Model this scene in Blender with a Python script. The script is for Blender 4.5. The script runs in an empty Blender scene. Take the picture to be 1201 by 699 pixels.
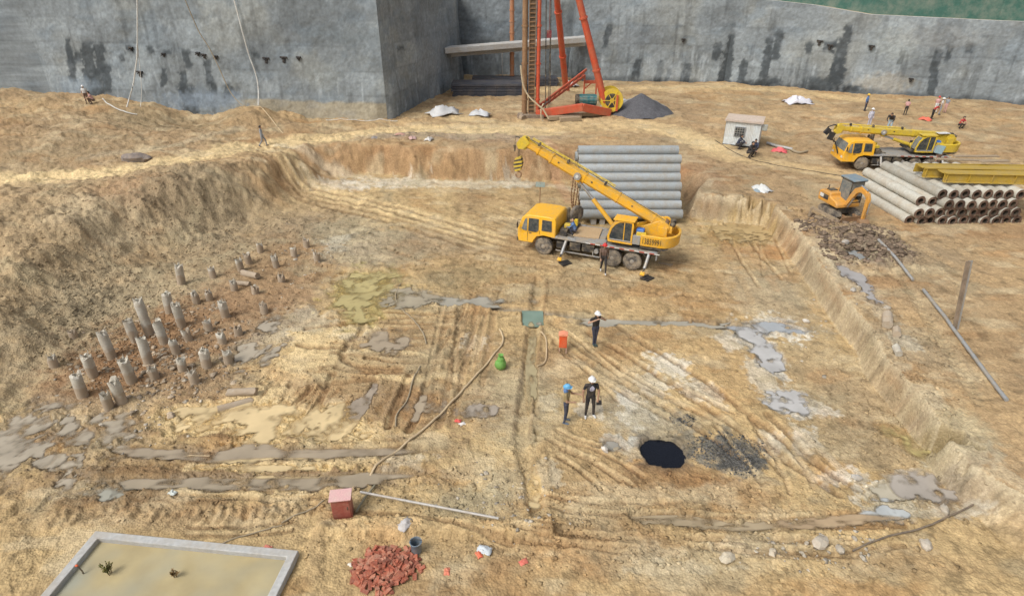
import bpy, bmesh, math, random
import numpy as np
from mathutils import Vector, Matrix
random.seed(7)
SC = bpy.context.scene
COL = SC.collection
PI = math.pi
R = math.radians

# ------------------------------------------------------------------ camera
CAM_F, CAM_P, CAM_H = 720., R(29.6), 15.2
cd = bpy.data.cameras.new('camera'); cam = bpy.data.objects.new('camera', cd); COL.objects.link(cam)
cd.sensor_width = 36; cd.lens = CAM_F/1201*36; cd.clip_end = 3000; cd.clip_start = .1
cam.location = (0, 0, CAM_H); cam.rotation_euler = (PI/2-CAM_P, 0, 0)
SC.camera = cam

def G(px, py, z=0.):
    """where the sight line through a photo pixel meets the level z (survey of the place)"""
    a = (px-600.5)/CAM_F; b = (349.5-py)/CAM_F
    dy = math.cos(CAM_P)+b*math.sin(CAM_P); dz = -math.sin(CAM_P)+b*math.cos(CAM_P)
    t = (z-CAM_H)/dz
    return (a*t, dy*t)
def V(px, py, Y):
    """point of the sight line at distance Y"""
    a = (px-600.5)/CAM_F; b = (349.5-py)/CAM_F
    dy = math.cos(CAM_P)+b*math.sin(CAM_P); dz = -math.sin(CAM_P)+b*math.cos(CAM_P)
    t = Y/dy
    return Vector((a*t, Y, CAM_H+dz*t))

# ------------------------------------------------------------------ numpy noise
_rng = np.random.RandomState(11)
_T = _rng.rand(256, 256)
def vn(x, y, seed=0):
    x = x+seed*17.31; y = y+seed*9.77
    xi = np.floor(x).astype(np.int64); yi = np.floor(y).astype(np.int64)
    fx = x-xi; fy = y-yi
    fx = fx*fx*(3-2*fx); fy = fy*fy*(3-2*fy)
    a = _T[xi & 255, yi & 255]; b = _T[(xi+1) & 255, yi & 255]
    c = _T[xi & 255, (yi+1) & 255]; d = _T[(xi+1) & 255, (yi+1) & 255]
    return (a*(1-fx)+b*fx)*(1-fy)+(c*(1-fx)+d*fx)*fy
def fbm(x, y, f, octv, seed=0, gain=.5):
    s = 0; amp = 1; tot = 0
    for k in range(octv):
        s = s+amp*(vn(x*f, y*f, seed+k*3)*2-1); tot += amp; amp *= gain; f *= 2.03
    return s/tot
def sstep(a, b, x):
    t = np.clip((x-a)/(b-a), 0, 1); return t*t*(3-2*t)

# ------------------------------------------------------------------ terrain description
PIT_PX = [(395,208),(440,205),(520,210),(600,212),(640,212),(668,212),(700,220),(760,226),(795,236),(806,256),(850,261),(896,265),(912,282),(925,302),
          (955,346),(985,391),(1004,412),(1014,440),(1050,486),(1075,520),(1100,562),(1141,600),(1230,690),(1320,850),
          (-150,850),(-90,560),(10,480),(52,440),(70,428),(110,397),(165,346),(215,306),(262,281),(300,262),(345,243),(372,222)]
PIT = np.array([G(*p) for p in PIT_PX])
def poly_sd(X, Y, P):
    d2 = np.full(X.shape, 1e9); ins = np.zeros(X.shape, bool)
    n = len(P)
    for i in range(n):
        x0, y0 = P[i]; x1, y1 = P[(i+1) % n]
        ex, ey = x1-x0, y1-y0
        t = np.clip(((X-x0)*ex+(Y-y0)*ey)/(ex*ex+ey*ey+1e-12), 0, 1)
        dd = (X-x0-t*ex)**2+(Y-y0-t*ey)**2
        np.minimum(d2, dd, out=d2)
        c = ((y0 > Y) != (y1 > Y)) & (X < (x1-x0)*(Y-y0)/((y1-y0) if abs(y1-y0) > 1e-9 else 1e-9)+x0)
        ins ^= c
    d = np.sqrt(d2)
    return np.where(ins, -d, d)
def idw(X, Y, C, p=3.):
    num = np.zeros(X.shape); den = np.zeros(X.shape)
    for x, y, v in C:
        w = 1/((X-x)**2+(Y-y)**2+.8)**(p/2)
        num += w*v; den += w
    return num/den
U_PX = [(1100,300,1.35),(1050,350,1.35),(1020,320,1.3),(1130,480,1.25),(1090,430,1.25),(900,230,1.45),(1000,210,1.5),(960,260,1.35),(1141,260,1.4),(1180,600,1.),(1250,700,.9),
        (840,228,1.5),(820,205,1.7),(700,150,2),(700,185,2.),(640,175,2.05),(560,170,2.05),(480,172,2.1),(800,150,2),(1000,150,2),(1100,130,2.),(620,140,2),(500,150,2),(400,158,2.),(300,168,2.1),
        (210,186,2.2),(130,203,2.1),(61,210,2.1),(0,212,2.1),(60,150,2.9),(0,140,3.2),(61,112,3.5),(0,108,3.7),(120,118,3.3),(160,125,2.8),(230,143,1.8),(300,127,3.),(330,132,2.4),(370,140,1.9),(460,140,1.9),
        (540,100,2),(700,98,2),(850,100,2.1),(1000,111,2.),(1141,119,2),(1200,122,2.),
        (205,200,3.5),(185,206,3.0),(235,204,3.2),(275,208,2.8),(330,215,2.),(50,228,2.9),(0,235,3.),(90,250,2.6),(130,285,2.3),(60,330,1.9),(0,350,1.8),(170,265,1.7),(210,240,1.8),(250,245,1.7),(30,410,1.3),(-30,450,1.3),(-100,500,1.3)]
UC = [(*G(px, py, v), v) for px, py, v in U_PX]
W_PX = [(1100,500,.34),(1020,400,.32),(960,330,.3),(900,240,.3),(830,240,.6),(790,215,2.5),(700,205,1.6),(600,190,1.),(450,185,1.1),(395,200,2.5),(365,212,5.),(330,240,6.),(290,255,5.),(250,265,5.5),(200,300,7.),(120,370,6.),(60,420,4.),(0,460,3.5),(1200,650,1.5)]
WC = [(*G(px, py, 1.), v) for px, py, v in W_PX]

# strokes: pixel polyline, width m, depth m (neg = down), colour or None, colour strength, tread flag
SAND = (.70,.56,.34); SAND2 = (.60,.46,.27); TAN = (.41,.30,.18); BROWN = (.22,.14,.075); RED = (.34,.20,.115); GREY = (.36,.32,.25)
PALE = (.62,.57,.47); LIME = (.70,.69,.66); MUD = (.19,.13,.08); DARK = (.10,.10,.10); CHAR = (.055,.06,.07); OLIVE = (.33,.28,.19); ORANGE = (.45,.25,.10); BLUEG = (.33,.34,.33)
ST = []
def stroke(px, w, dep=0., col=None, k=.8, tread=0., z=0., ragged=.35): ST.append(([G(a, b, z) for a, b in px], w, dep, col, k, tread, ragged))
# roads on the upper level
stroke([(-60,212),(60,208),(150,201),(230,186),(310,170),(400,158),(470,152),(560,152),(640,155)], 2.5, -.05, SAND, 1., z=2.05, ragged=.15)
stroke([(620,158),(720,150),(800,160),(850,178),(900,186),(1000,200),(1060,212)], 2.3, 0, SAND2, .8, z=1.9)
stroke([(540,140),(620,148),(700,142),(780,150),(840,170)], 2.6, 0, SAND, .6, z=2.)
stroke([(600,108),(700,104),(800,104),(900,106),(1000,116)], 2.6, 0, SAND2, .8, z=2.)
stroke([(270,182),(320,188),(360,200),(420,216),(500,236),(570,256)], 2.1, 0, SAND, .75, z=1.3, ragged=.3)
for k, o in enumerate((0, 9, 17, 26)):
    stroke([(300,178+o),(350,205+o),(430,222+o*1.1),(500,240+o*1.2),(560,258+o*1.2),(610,272+o*1.1)], .35, -.035, BROWN, .65, z=.8-.2*k)
stroke([(860,172),(950,186),(1040,200),(1100,214)], .25, -.04, TAN, .7, z=1.8)
stroke([(200,196),(260,184),(340,170),(420,162),(520,160)], .25, -.05, TAN, .7, z=2.05)
stroke([(150,198),(260,180),(330,166),(430,153),(560,147)], .2, -.04, TAN, .6, z=2.05)
# pale line at foot of the back bank
stroke([(330,200),(400,206),(470,212),(560,214),(640,216),(690,226)], .8, 0, PALE, .55)
# pit floor: cross drain and long drain
stroke([(460,338),(500,346),(550,353),(585,360),(614,363),(700,374),(780,378),(860,384),(935,388)], .36, -.22, (.24,.24,.23), .9, ragged=.4)
stroke([(632,328),(628,365),(622,420),(616,480),(611,520),(622,560),(630,600)], .42, -.12, (.46,.36,.22), .85, ragged=.2)
stroke([(624,332),(619,375),(613,430),(606,485),(600,520)], .14, -.02, MUD, .55, ragged=.3)
stroke([(641,332),(637,375),(631,420),(625,480),(621,515)], .14, 0.03, BROWN, .6, ragged=.3)
# mud lanes bottom left
stroke([(140,525),(220,534),(330,532),(430,530),(490,524)], .42, -.13, MUD, .8)
stroke([(130,505),(240,512),(330,515),(400,512)], .30, .07, BROWN, .8)
stroke([(60,556),(150,552),(260,555),(350,552),(430,548)], .36, .08, BROWN, .85)
stroke([(150,566),(230,566),(320,563),(420,560),(500,551)], .38, -.14, (.37,.30,.21), .8)
stroke([(220,548),(300,545),(380,544),(440,540)], .36, 0, SAND, .75)
stroke([(210,578),(290,580),(350,576)], .42, 0, SAND, .7)
stroke([(66,590),(120,585),(180,582),(260,590)], .45, .07, BROWN, .8)
stroke([(150,608),(250,604),(340,600),(375,590)], .7, .02, TAN, .6, 1.)
stroke([(60,610),(120,604),(200,600),(300,612)], .6, .02, TAN, .5, 1.)
# churned ruts in the middle left
for a in ([(420,360),(425,385),(408,402),(402,420),(425,430),(470,432)],[(395,430),(430,436),(480,436),(510,432)],[(430,418),(470,424),(520,424)],
          [(350,404),(400,408),(445,400)],[(340,450),(400,448),(440,444)],[(440,450),(425,480),(405,510)],[(480,440),(465,470),(455,500)],[(500,450),(492,480),(478,505)],
          [(390,438),(375,470),(350,500)],[(365,455),(340,480),(330,505)],[(360,385),(400,380),(440,372)]):
    stroke(a, .26, -.12, BROWN, .8)
for a in ([(350,395),(395,390),(440,384)],[(345,415),(395,418)],[(430,410),(470,412),(500,418)],[(350,430),(390,425)],[(445,440),(480,445),(520,440)],[(345,440),(385,442)]):
    stroke(a, .34, .03, SAND, .75)
for a in ([(545,350),(535,400),(525,455),(515,500)],[(560,352),(552,400),(540,450),(530,500)],[(580,358),(575,400),(565,450)],[(530,350),(520,390),(510,430)]):
    stroke(a, .24, -.05, (.34,.23,.13), .65)
stroke([(566,352),(560,395),(550,440),(540,490)], .34, 0, (.50,.36,.20), .5)
# diagonal vehicle tracks on the right
for a in ([(690,390),(740,420),(800,460),(860,500),(920,540),(985,580)],[(720,380),(770,412),(830,450),(890,495),(950,540),(1010,575)],
          [(650,400),(700,430),(760,465),(820,505),(870,540)],[(880,490),(905,520),(935,550)],[(900,485),(930,515),(965,550)]):
    stroke(a, .24, -.08, BROWN, .7)
for a in ([(895,505),(925,530),(955,560)],[(930,498),(960,525),(995,555)],[(755,415),(800,445),(850,480)]):
    stroke(a, .28, .02, PALE, .7)
for a in ([(560,300),(640,315),(740,340),(860,350)],[(840,270),(860,310),(880,350),(885,370)],[(800,270),(830,300),(850,340)],[(480,270),(540,300),(600,320),(690,335)],[(450,290),(520,315),(600,345)]):
    stroke(a, .3, -.03, TAN, .6, 1.)
stroke([(745,606),(820,612),(880,618),(960,612),(1060,602)], .36, -.11, (.42,.36,.27), .8)
stroke([(885,616),(960,618),(1060,616)], .22, -.05, BROWN, .7)
stroke([(840,640),(880,650),(960,652),(1060,640)], .18, -.06, BROWN, .5)
stroke([(384,622),(440,618),(540,620),(640,622)], .6, .22, SAND2, .5)
stroke([(380,606),(372,640),(368,680)], .5, .12, TAN, .5)
stroke([(410,600),(470,604),(560,626),(600,638)], .2, -.05, BROWN, .7)
stroke([(640,520),(635,560),(650,610),(640,660)], .5, .05, (.50,.37,.21), .5)
stroke([(1040,300),(1080,350),(1141,440)], .5, -.02, (.42,.33,.22), .6, z=1.3)
stroke([(980,270),(1040,310),(1100,390),(1150,470)], .4, -.05, OLIVE, .6, 1., z=1.3)
stroke([(1060,280),(1110,310),(1160,330)], .5, -.05, TAN, .6, 1., z=1.3)
stroke([(60,160),(160,165),(260,160)], .8, 0, (.33,.25,.16), .6, z=2.6)
stroke([(100,185),(200,170),(280,150)], 1., 0, (.46,.40,.30), .6, z=2.3)
stroke([(850,205),(900,200),(960,206)], .8, 0, (.34,.25,.15), .6, z=1.6)
stroke([(860,120),(930,126),(1050,128),(1141,132)], .9, 0, (.36,.25,.15), .6, z=2.)
stroke([(700,112),(780,116),(850,124)], 1.3, 0, (.50,.40,.26), .6, z=2.)
stroke([(640,180),(660,205),(668,220)], .7, 0, (.50,.30,.20), .5, z=1.)
stroke([(800,250),(815,262),(880,300),(910,340)], .5, 0, (.50,.32,.18), .4)

_r = random.Random(21)
for (x0, y0, ang, L_, n_) in ((690,395,.72,200,3),(420,385,.1,120,5),(540,360,1.75,110,4),(640,300,.15,200,4),(880,480,.8,130,2),(350,450,2.2,80,4),(780,610,.05,220,3),(600,610,.2,160,3),(230,600,-.05,180,3),(560,270,.35,180,4),(900,280,1.2,80,2),(660,520,.5,100,3)):
    for q_ in range(n_):
        ox, oy = _r.uniform(-40, 40), _r.uniform(-26, 26); a_ = ang+_r.uniform(-.14, .14); l_ = L_*_r.uniform(.6, 1.1); bend = _r.uniform(-.18, .18)
        for sgn in (-1, 1):
            px_ = []
            for t_ in (0, .25, .5, .75, 1.):
                aa = a_+bend*t_; sp = 13*(.75+.5*t_*math.sin(a_)); px_.append((x0+ox+math.cos(aa)*l_*t_-math.sin(aa)*sp*sgn, y0+oy+math.sin(aa)*l_*t_*.8+math.cos(aa)*sp*sgn*.6))
            stroke(px_, .17, -.055, (BROWN, (.30,.20,.115), (.34,.24,.14), (.28,.20,.12))[(q_) % 4], .6, 0., ragged=.25)
            stroke([(a, b-3.5) for a, b in px_], .12, .0, (.62,.50,.32), .45, 0., ragged=.3)
BL = []   # colour blobs: centre px, radii px, rotation, colour, strength, height
def blob(px, py, rx, ry, col, k=.8, z=0., hh=0., rot=0., rag=.5):
    x, y = G(px, py, z); x2 = G(px+rx, py, z)[0]
    y1 = G(px, py-ry, z)[1]; y2 = G(px, py+ry, z)[1]
    BL.append((x, y, abs(x2-x), abs(y1-y2)/2, rot, col, k, hh, rag))
blob(200,330,170,80,(.31,.25,.17),.75,1.5); blob(140,300,90,35,(.40,.33,.23),.6,2.2); blob(100,345,70,55,(.30,.25,.175),.7,1.6)
blob(120,245,60,24,(.42,.35,.25),.6,2.5); blob(170,228,60,14,(.31,.20,.12),.7,2.2); blob(235,225,70,24,(.30,.245,.17),.75,2.1)
blob(260,260,60,18,(.26,.21,.145),.6,1.6); blob(345,255,40,20,(.26,.21,.15),.7,.8)
blob(210,400,120,65,(.25,.155,.09),.9); blob(300,350,80,60,(.29,.19,.115),.75); blob(340,300,60,40,(.29,.20,.12),.75); blob(120,440,70,40,(.25,.15,.085),.85)
blob(440,290,70,26,GREY,.8); blob(400,270,50,20,(.30,.27,.20),.7); blob(490,285,60,18,(.42,.36,.26),.6)
blob(560,330,70,20,(.35,.28,.17),.7); blob(530,325,40,14,(.30,.235,.14),.6); blob(690,350,110,24,(.45,.32,.18),.55)
blob(350,410,55,36,SAND,.7,rag=1.); blob(320,480,90,30,SAND,.85,rag=1.1); blob(250,490,60,18,SAND,.85,rag=1.); blob(430,425,60,24,SAND,.6,rag=1.2); blob(300,550,110,10,SAND,.7,rag=1.); blob(600,520,40,20,SAND,.4,rag=1.2); blob(380,470,60,30,(.48,.35,.2),.6); blob(380,505,70,16,SAND,.75,rag=1.)
blob(470,395,40,30,(.28,.19,.11),.7); blob(510,400,60,40,(.38,.29,.18),.6); blob(470,475,60,30,(.30,.20,.12),.7); blob(290,530,120,14,(.40,.28,.16),.5)
blob(600,460,70,50,(.42,.34,.22),.6); blob(560,480,70,30,(.36,.25,.15),.6); blob(530,540,60,30,(.45,.36,.22),.6)
blob(560,590,70,30,(.42,.37,.26),.65); blob(600,565,50,24,(.44,.40,.30),.6); blob(650,430,40,26,(.36,.24,.14),.5)
blob(740,480,40,46,(.42,.38,.30),.7); blob(770,500,60,22,(.36,.33,.27),.7); blob(700,380,60,20,(.44,.35,.22),.5)
blob(850,330,70,50,(.44,.31,.17),.55); blob(850,430,60,40,(.46,.32,.17),.55); blob(740,300,60,24,(.46,.34,.21),.6); blob(830,290,60,24,(.47,.36,.22),.6)
blob(860,273,50,14,(.58,.44,.24),.7); blob(905,292,26,18,(.44,.26,.13),.6); blob(920,330,36,30,(.40,.34,.24),.5)
blob(970,440,70,60,(.40,.32,.21),.6); blob(1010,470,50,40,(.42,.33,.22),.6); blob(1060,540,60,30,(.40,.31,.2),.6)
blob(760,580,120,22,(.36,.24,.13),.6); blob(700,590,60,30,(.46,.33,.2),.5); blob(860,580,70,26,(.38,.25,.14),.6)
blob(840,660,110,24,(.55,.44,.28),.7); blob(900,640,60,14,(.52,.44,.32),.6); blob(1060,660,90,24,(.34,.24,.14),.6); blob(1000,610,60,14,(.44,.27,.13),.6)
blob(700,650,100,30,(.48,.35,.21),.5); blob(560,655,60,20,(.42,.32,.2),.5); blob(450,630,80,18,(.55,.42,.25),.6); blob(200,610,160,16,(.40,.30,.19),.5)
blob(1000,290,60,30,(.28,.22,.16),.7,1.3,.25); blob(1020,275,40,12,(.24,.19,.145),.7,1.3,.2); blob(1075,300,60,24,(.30,.24,.17),.6,1.3); blob(930,250,40,16,(.36,.25,.15),.6,1.4); blob(1060,400,40,30,(.36,.30,.22),.6,1.3)
blob(1110,420,40,40,(.38,.30,.2),.6,1.3); blob(1030,300,40,20,(.25,.21,.17),.6,1.3,.18); blob(1120,500,40,30,(.5,.45,.32),.6,1.2)
blob(1110,350,50,30,(.40,.30,.19),.6,1.3)
blob(590,160,80,8,(.36,.30,.25),.6,2.); blob(470,160,70,4,(.34,.29,.25),.7,2.05,.15); blob(840,165,60,10,(.36,.27,.17),.4,2.); blob(790,165,40,8,(.38,.30,.2),.6,2.)
blob(820,196,40,14,(.33,.21,.13),.7,1.9); blob(830,215,26,14,(.30,.22,.15),.7,1.7); blob(860,150,60,14,(.48,.34,.2),.6,2.,.1)
blob(120,150,80,24,(.37,.28,.18),.7,2.8); blob(200,160,70,18,(.34,.25,.16),.6,2.5); blob(60,180,60,20,(.33,.26,.17),.6,2.5)
blob(290,132,40,10,(.34,.24,.14),.6,3.); blob(700,112,30,8,(.55,.42,.26),.6,2.); blob(560,125,60,10,(.50,.38,.24),.7,2.)
blob(960,112,60,10,(.50,.36,.21),.6,2.); blob(950,140,70,16,(.48,.35,.21),.6,2.); blob(1080,140,60,14,(.44,.33,.2),.6,2.); blob(912,163,22,5,(.33,.22,.11),.8,2.,-.15)
blob(520,285,90,16,(.34,.26,.17),.5); blob(555,238,26,16,(.31,.22,.13),.6)
blob(150,565,130,40,(.25,.175,.105),.75); blob(330,550,170,26,(.26,.185,.115),.6); blob(430,440,110,50,(.29,.21,.13),.5); blob(240,455,60,30,(.27,.19,.12),.6); blob(610,470,60,60,(.38,.34,.25),.5); blob(690,330,90,16,(.36,.28,.18),.5); blob(900,350,50,40,(.40,.36,.28),.5); blob(650,560,60,60,(.37,.27,.155),.5); blob(980,500,60,40,(.36,.30,.2),.5); blob(350,190,60,10,(.36,.25,.15),.5,1.8); blob(1000,240,70,16,(.34,.26,.17),.5,1.4); blob(660,125,110,12,(.44,.34,.22),.5,2.); blob(200,138,90,12,(.30,.24,.155),.7,2.6)
blob(768,530,44,20,(.30,.285,.25),.7,rag=.9); blob(735,524,26,10,(.40,.385,.35),.6,rag=1.); blob(777,548,40,8,(.22,.15,.09),.6,rag=.8); blob(800,560,60,16,(.30,.19,.10),.6,rag=1.); blob(560,430,30,30,(.30,.22,.135),.5,rag=1.); blob(500,520,50,16,(.30,.21,.125),.55,rag=1.); blob(400,560,60,14,(.24,.17,.11),.6,rag=1.); blob(880,600,90,14,(.33,.215,.11),.5,rag=1.); blob(1010,520,50,24,(.33,.26,.17),.5,rag=1.); blob(720,430,30,40,(.34,.24,.14),.5,rag=1.); blob(840,385,40,10,(.38,.29,.18),.5,rag=1.)
# lime and slurry stains
blob(690,480,16,10,LIME,.4,rag=1.3); blob(820,455,30,10,LIME,.45,rot=-.6,rag=1.3); blob(860,400,18,10,LIME,.5,rag=1.3); blob(960,480,20,8,LIME,.5,rag=1.3); blob(980,560,26,10,LIME,.5,rag=1.3); blob(560,400,16,10,LIME,.35,rag=1.3); blob(640,560,20,14,PALE,.5,rag=1.3); blob(480,540,30,10,PALE,.5,rag=1.3); blob(420,390,26,8,PALE,.5,rag=1.2); blob(735,465,14,16,LIME,.7,rot=.3,rag=1.); blob(765,448,18,14,LIME,.55,rag=1.2); blob(745,490,22,12,(.6,.58,.53),.6,rag=1.)
blob(785,428,26,12,LIME,.7,rot=-.9,rag=1.2); blob(900,385,40,14,LIME,.8,rag=1.); blob(898,415,14,28,LIME,.75,rag=1.); blob(926,472,24,14,LIME,.8,rag=.8); blob(893,440,16,18,(.55,.53,.48),.6,rag=1)
blob(1040,575,40,16,LIME,.65,rag=1.2); blob(1060,590,40,14,PALE,.7,rag=1.); blob(1010,560,26,10,LIME,.5,rag=1.4); blob(1080,560,20,14,LIME,.5,rag=1.4); blob(1090,600,50,10,(.5,.48,.44),.6,rag=1)
blob(760,650,40,10,(.62,.55,.42),.6,rag=1.2); blob(860,640,30,8,PALE,.6,rag=1.2); blob(800,665,60,8,PALE,.5,rag=1.2); blob(905,520,12,16,LIME,.5,rot=-.7,rag=1.); blob(945,520,12,20,LIME,.6,rot=-.7,rag=1.)
blob(725,520,22,10,(.58,.58,.56),.7,rag=.9); blob(645,470,12,10,PALE,.3,rag=1.); blob(400,212,50,6,LIME,.5,.3,rag=1.3); blob(460,215,50,5,LIME,.5,rag=1.3); blob(540,216,80,4,PALE,.6,rag=1.)
blob(1120,560,30,16,(.45,.42,.34),.5,rag=1); blob(1010,340,14,30,PALE,.4,1.3,rag=1.2); blob(1060,400,14,10,(.5,.48,.42),.5,1.3,rag=1)
blob(980,345,14,20,(.55,.5,.4),.4,rag=1.2); blob(600,215,30,5,(.45,.45,.42),.5,rag=1); blob(350,375,40,14,(.4,.37,.31),.6,rag=1.2); blob(310,400,30,18,(.42,.38,.32),.5,rag=1.2); blob(395,285,14,8,(.5,.48,.42),.5,rag=1)
# dark gravel
blob(850,528,46,20,(.17,.165,.15),.85,rag=1.); blob(872,545,26,14,(.075,.08,.085),.85,rag=1.); blob(800,492,14,6,(.10,.105,.11),.8,rag=.8); blob(840,520,20,10,(.13,.135,.135),.7,rag=1.)
blob(800,520,34,16,(.22,.21,.18),.6,rag=1.)

# puddles: centre px, radii px, colour, depth below floor, rough shape
SANDW = (.66,.51,.28); GREYW = (.40,.345,.26); TEALW = (.19,.27,.22); LIMEW = (.46,.45,.43); OLW = (.46,.38,.17)
PU = []
def puddle(px, py, rx, ry, col, label, z=0., rot=0., lvl=-.05):
    x, y = G(px, py, z); rxm = abs(G(px+rx, py, z)[0]-x); rym = abs(G(px, py-ry, z)[1]-G(px, py+ry, z)[1])/2
    PU.append((x, y, rxm, rym, rot, col, label, z, lvl))
puddle(428,342,36,24,OLW,'ochre puddle at the left end of the cross drain, beside the grey soil')
puddle(422,328,22,10,OLW,'ochre pool upper lobe beside the grey soil patch')
puddle(480,350,24,10,(.36,.31,.22),'grey wet puddle joining ochre pool and drain')
puddle(100,508,50,20,GREYW,'large grey puddle at the left edge below the pile stubs')
puddle(75,540,40,14,GREYW,'grey puddle at the left edge under a mud ridge')
puddle(20,520,40,40,GREYW,'grey flooded patch on the far left of the pit floor')
puddle(127,574,20,9,(.34,.33,.27),'small pale puddle above the concrete basin',rot=-.3)
puddle(80,566,16,12,GREYW,'small grey puddle at the left edge near the basin')
puddle(262,486,56,17,SANDW,'sandy yellow puddle under the two broken piles lying together')
puddle(335,498,66,18,SANDW,'wide sandy puddle right of the broken piles')
puddle(400,495,36,18,SANDW,'sandy puddle between the churned ruts')
puddle(293,412,16,13,GREYW,'grey puddle right of the pile stubs')
puddle(282,445,18,8,GREYW,'small grey puddle above the sandy puddle')
puddle(316,382,14,9,GREYW,'narrow grey puddle beyond the pile stubs')
puddle(432,468,11,16,(.35,.29,.22),'murky puddle in a rut at the middle left',rot=-.4)
puddle(300,533,140,7,(.36,.295,.21),'long brown puddle in the upper mud lane')
puddle(320,565,150,7,(.35,.29,.205),'long brown puddle in the lower mud lane')
puddle(330,548,70,5,SANDW,'sandy streak of water between the two mud lanes')
puddle(500,478,18,9,(.37,.30,.21),'brown puddle left of the long hose')
puddle(455,400,20,10,(.37,.30,.21),'brown puddle in the rut bend')
puddle(568,480,24,7,(.36,.31,.25),'faint grey puddle right of the long hose')
puddle(627,572,5,14,SANDW,'narrow sandy puddle at the lower end of the long drain')
puddle(626,440,3.2,50,(.43,.36,.21),'yellowish water standing in the long drain',lvl=-.12)
puddle(905,384,34,7,(.36,.38,.39),'pale grey slurry puddle at the right end of the cross drain')
puddle(897,412,14,26,LIMEW,'milky puddle running down from the drain end')
puddle(927,472,24,12,LIMEW,'milky puddle with cracked surface below the drain end')
puddle(1047,575,30,12,(.50,.45,.34),'cream coloured puddle at the lower right of the pit')
puddle(1040,600,20,8,(.45,.47,.46),'pale grey puddle below the cream coloured one')
puddle(1085,572,24,14,(.38,.34,.29),'grey wet patch against the foot of the right bank')
puddle(1075,522,9,22,OLW,'yellow strip of water along the foot of the right bank',rot=.55)
puddle(721,523,15,8,(.36,.34,.29),'pale grey wet patch around the black slurry pool')
puddle(777,530,23,15,(.008,.010,.016),'black slurry pool with a grey reflection beside dark gravel',lvl=-.13)
puddle(815,613,70,3.2,(.40,.32,.205),'long pale puddle in the track in front of the gravel')
puddle(990,612,60,2.6,(.42,.31,.19),'tan puddle in the wheel track at the lower right')
puddle(866,272,42,10,(.46,.34,.17),'shallow ochre pool under the back right corner of the pit')
puddle(1010,300,24,9,(.33,.34,.33),'grey puddle in front of the small excavator',z=1.3)
puddle(1008,330,10,18,(.36,.34,.32),'thin grey puddle on the bench beside the bank',z=1.3)
puddle(322,412,9,14,GREYW,'grey puddle at the edge of the red soil',rot=-.3)
puddle(545,352,62,4,(.36,.335,.27),'grey water in the left half of the cross drain',lvl=-.12)
puddle(760,378,90,3.2,(.36,.335,.27),'grey water in the right half of the cross drain',lvl=-.12)
SUMP = [G(612,362),(G(637,362)),(G(638,381)),(G(613,381))]
BA = [G(112,622,.30), G(350,645,.30)]
bdir = Vector((G(66,676,.30)[0]-BA[0][0], G(66,676,.30)[1]-BA[0][1])).normalized()
bu = Vector((BA[1][0]-BA[0][0], BA[1][1]-BA[0][1]))
bperp = Vector((bu.y, -bu.x)).normalized()
BL_DIR = (bdir*.55+bperp*.45).normalized() if False else bdir
BLEN = 4.6
BPOLY = np.array([BA[0], BA[1], (BA[1][0]+bperp.x*BLEN, BA[1][1]+bperp.y*BLEN), (BA[0][0]+bdir.x*BLEN, BA[0][1]+bdir.y*BLEN)])

def seg_dist(X, Y, pts):
    d2 = np.full(X.shape, 1e9); S = np.zeros(X.shape); acc = 0.
    for (x0, y0), (x1, y1) in zip(pts[:-1], pts[1:]):
        ex, ey = x1-x0, y1-y0; L2 = ex*ex+ey*ey+1e-12; L = math.sqrt(L2)
        t = np.clip(((X-x0)*ex+(Y-y0)*ey)/L2, 0, 1)
        dd = (X-x0-t*ex)**2+(Y-y0-t*ey)**2
        m = dd < d2
        S = np.where(m, acc+t*L, S); d2 = np.where(m, dd, d2); acc += L
    return np.sqrt(d2), S
def smooth_pts(pts, n=4):
    P = [Vector((*p[:2], p[2] if len(p) > 2 else 0)) for p in pts]; out = []
    for i in range(len(P)-1):
        a = P[max(i-1, 0)]; b = P[i]; c = P[i+1]; d = P[min(i+2, len(P)-1)]
        for k in range(n):
            t = k/n
            out.append(.5*((2*b)+(-a+c)*t+(2*a-5*b+4*c-d)*t*t+(-a+3*b-3*c+d)*t**3))
    out.append(P[-1]); return out
STS = [([tuple(q[:2]) for q in smooth_pts(s[0], 3)],)+s[1:] for s in ST]

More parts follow.
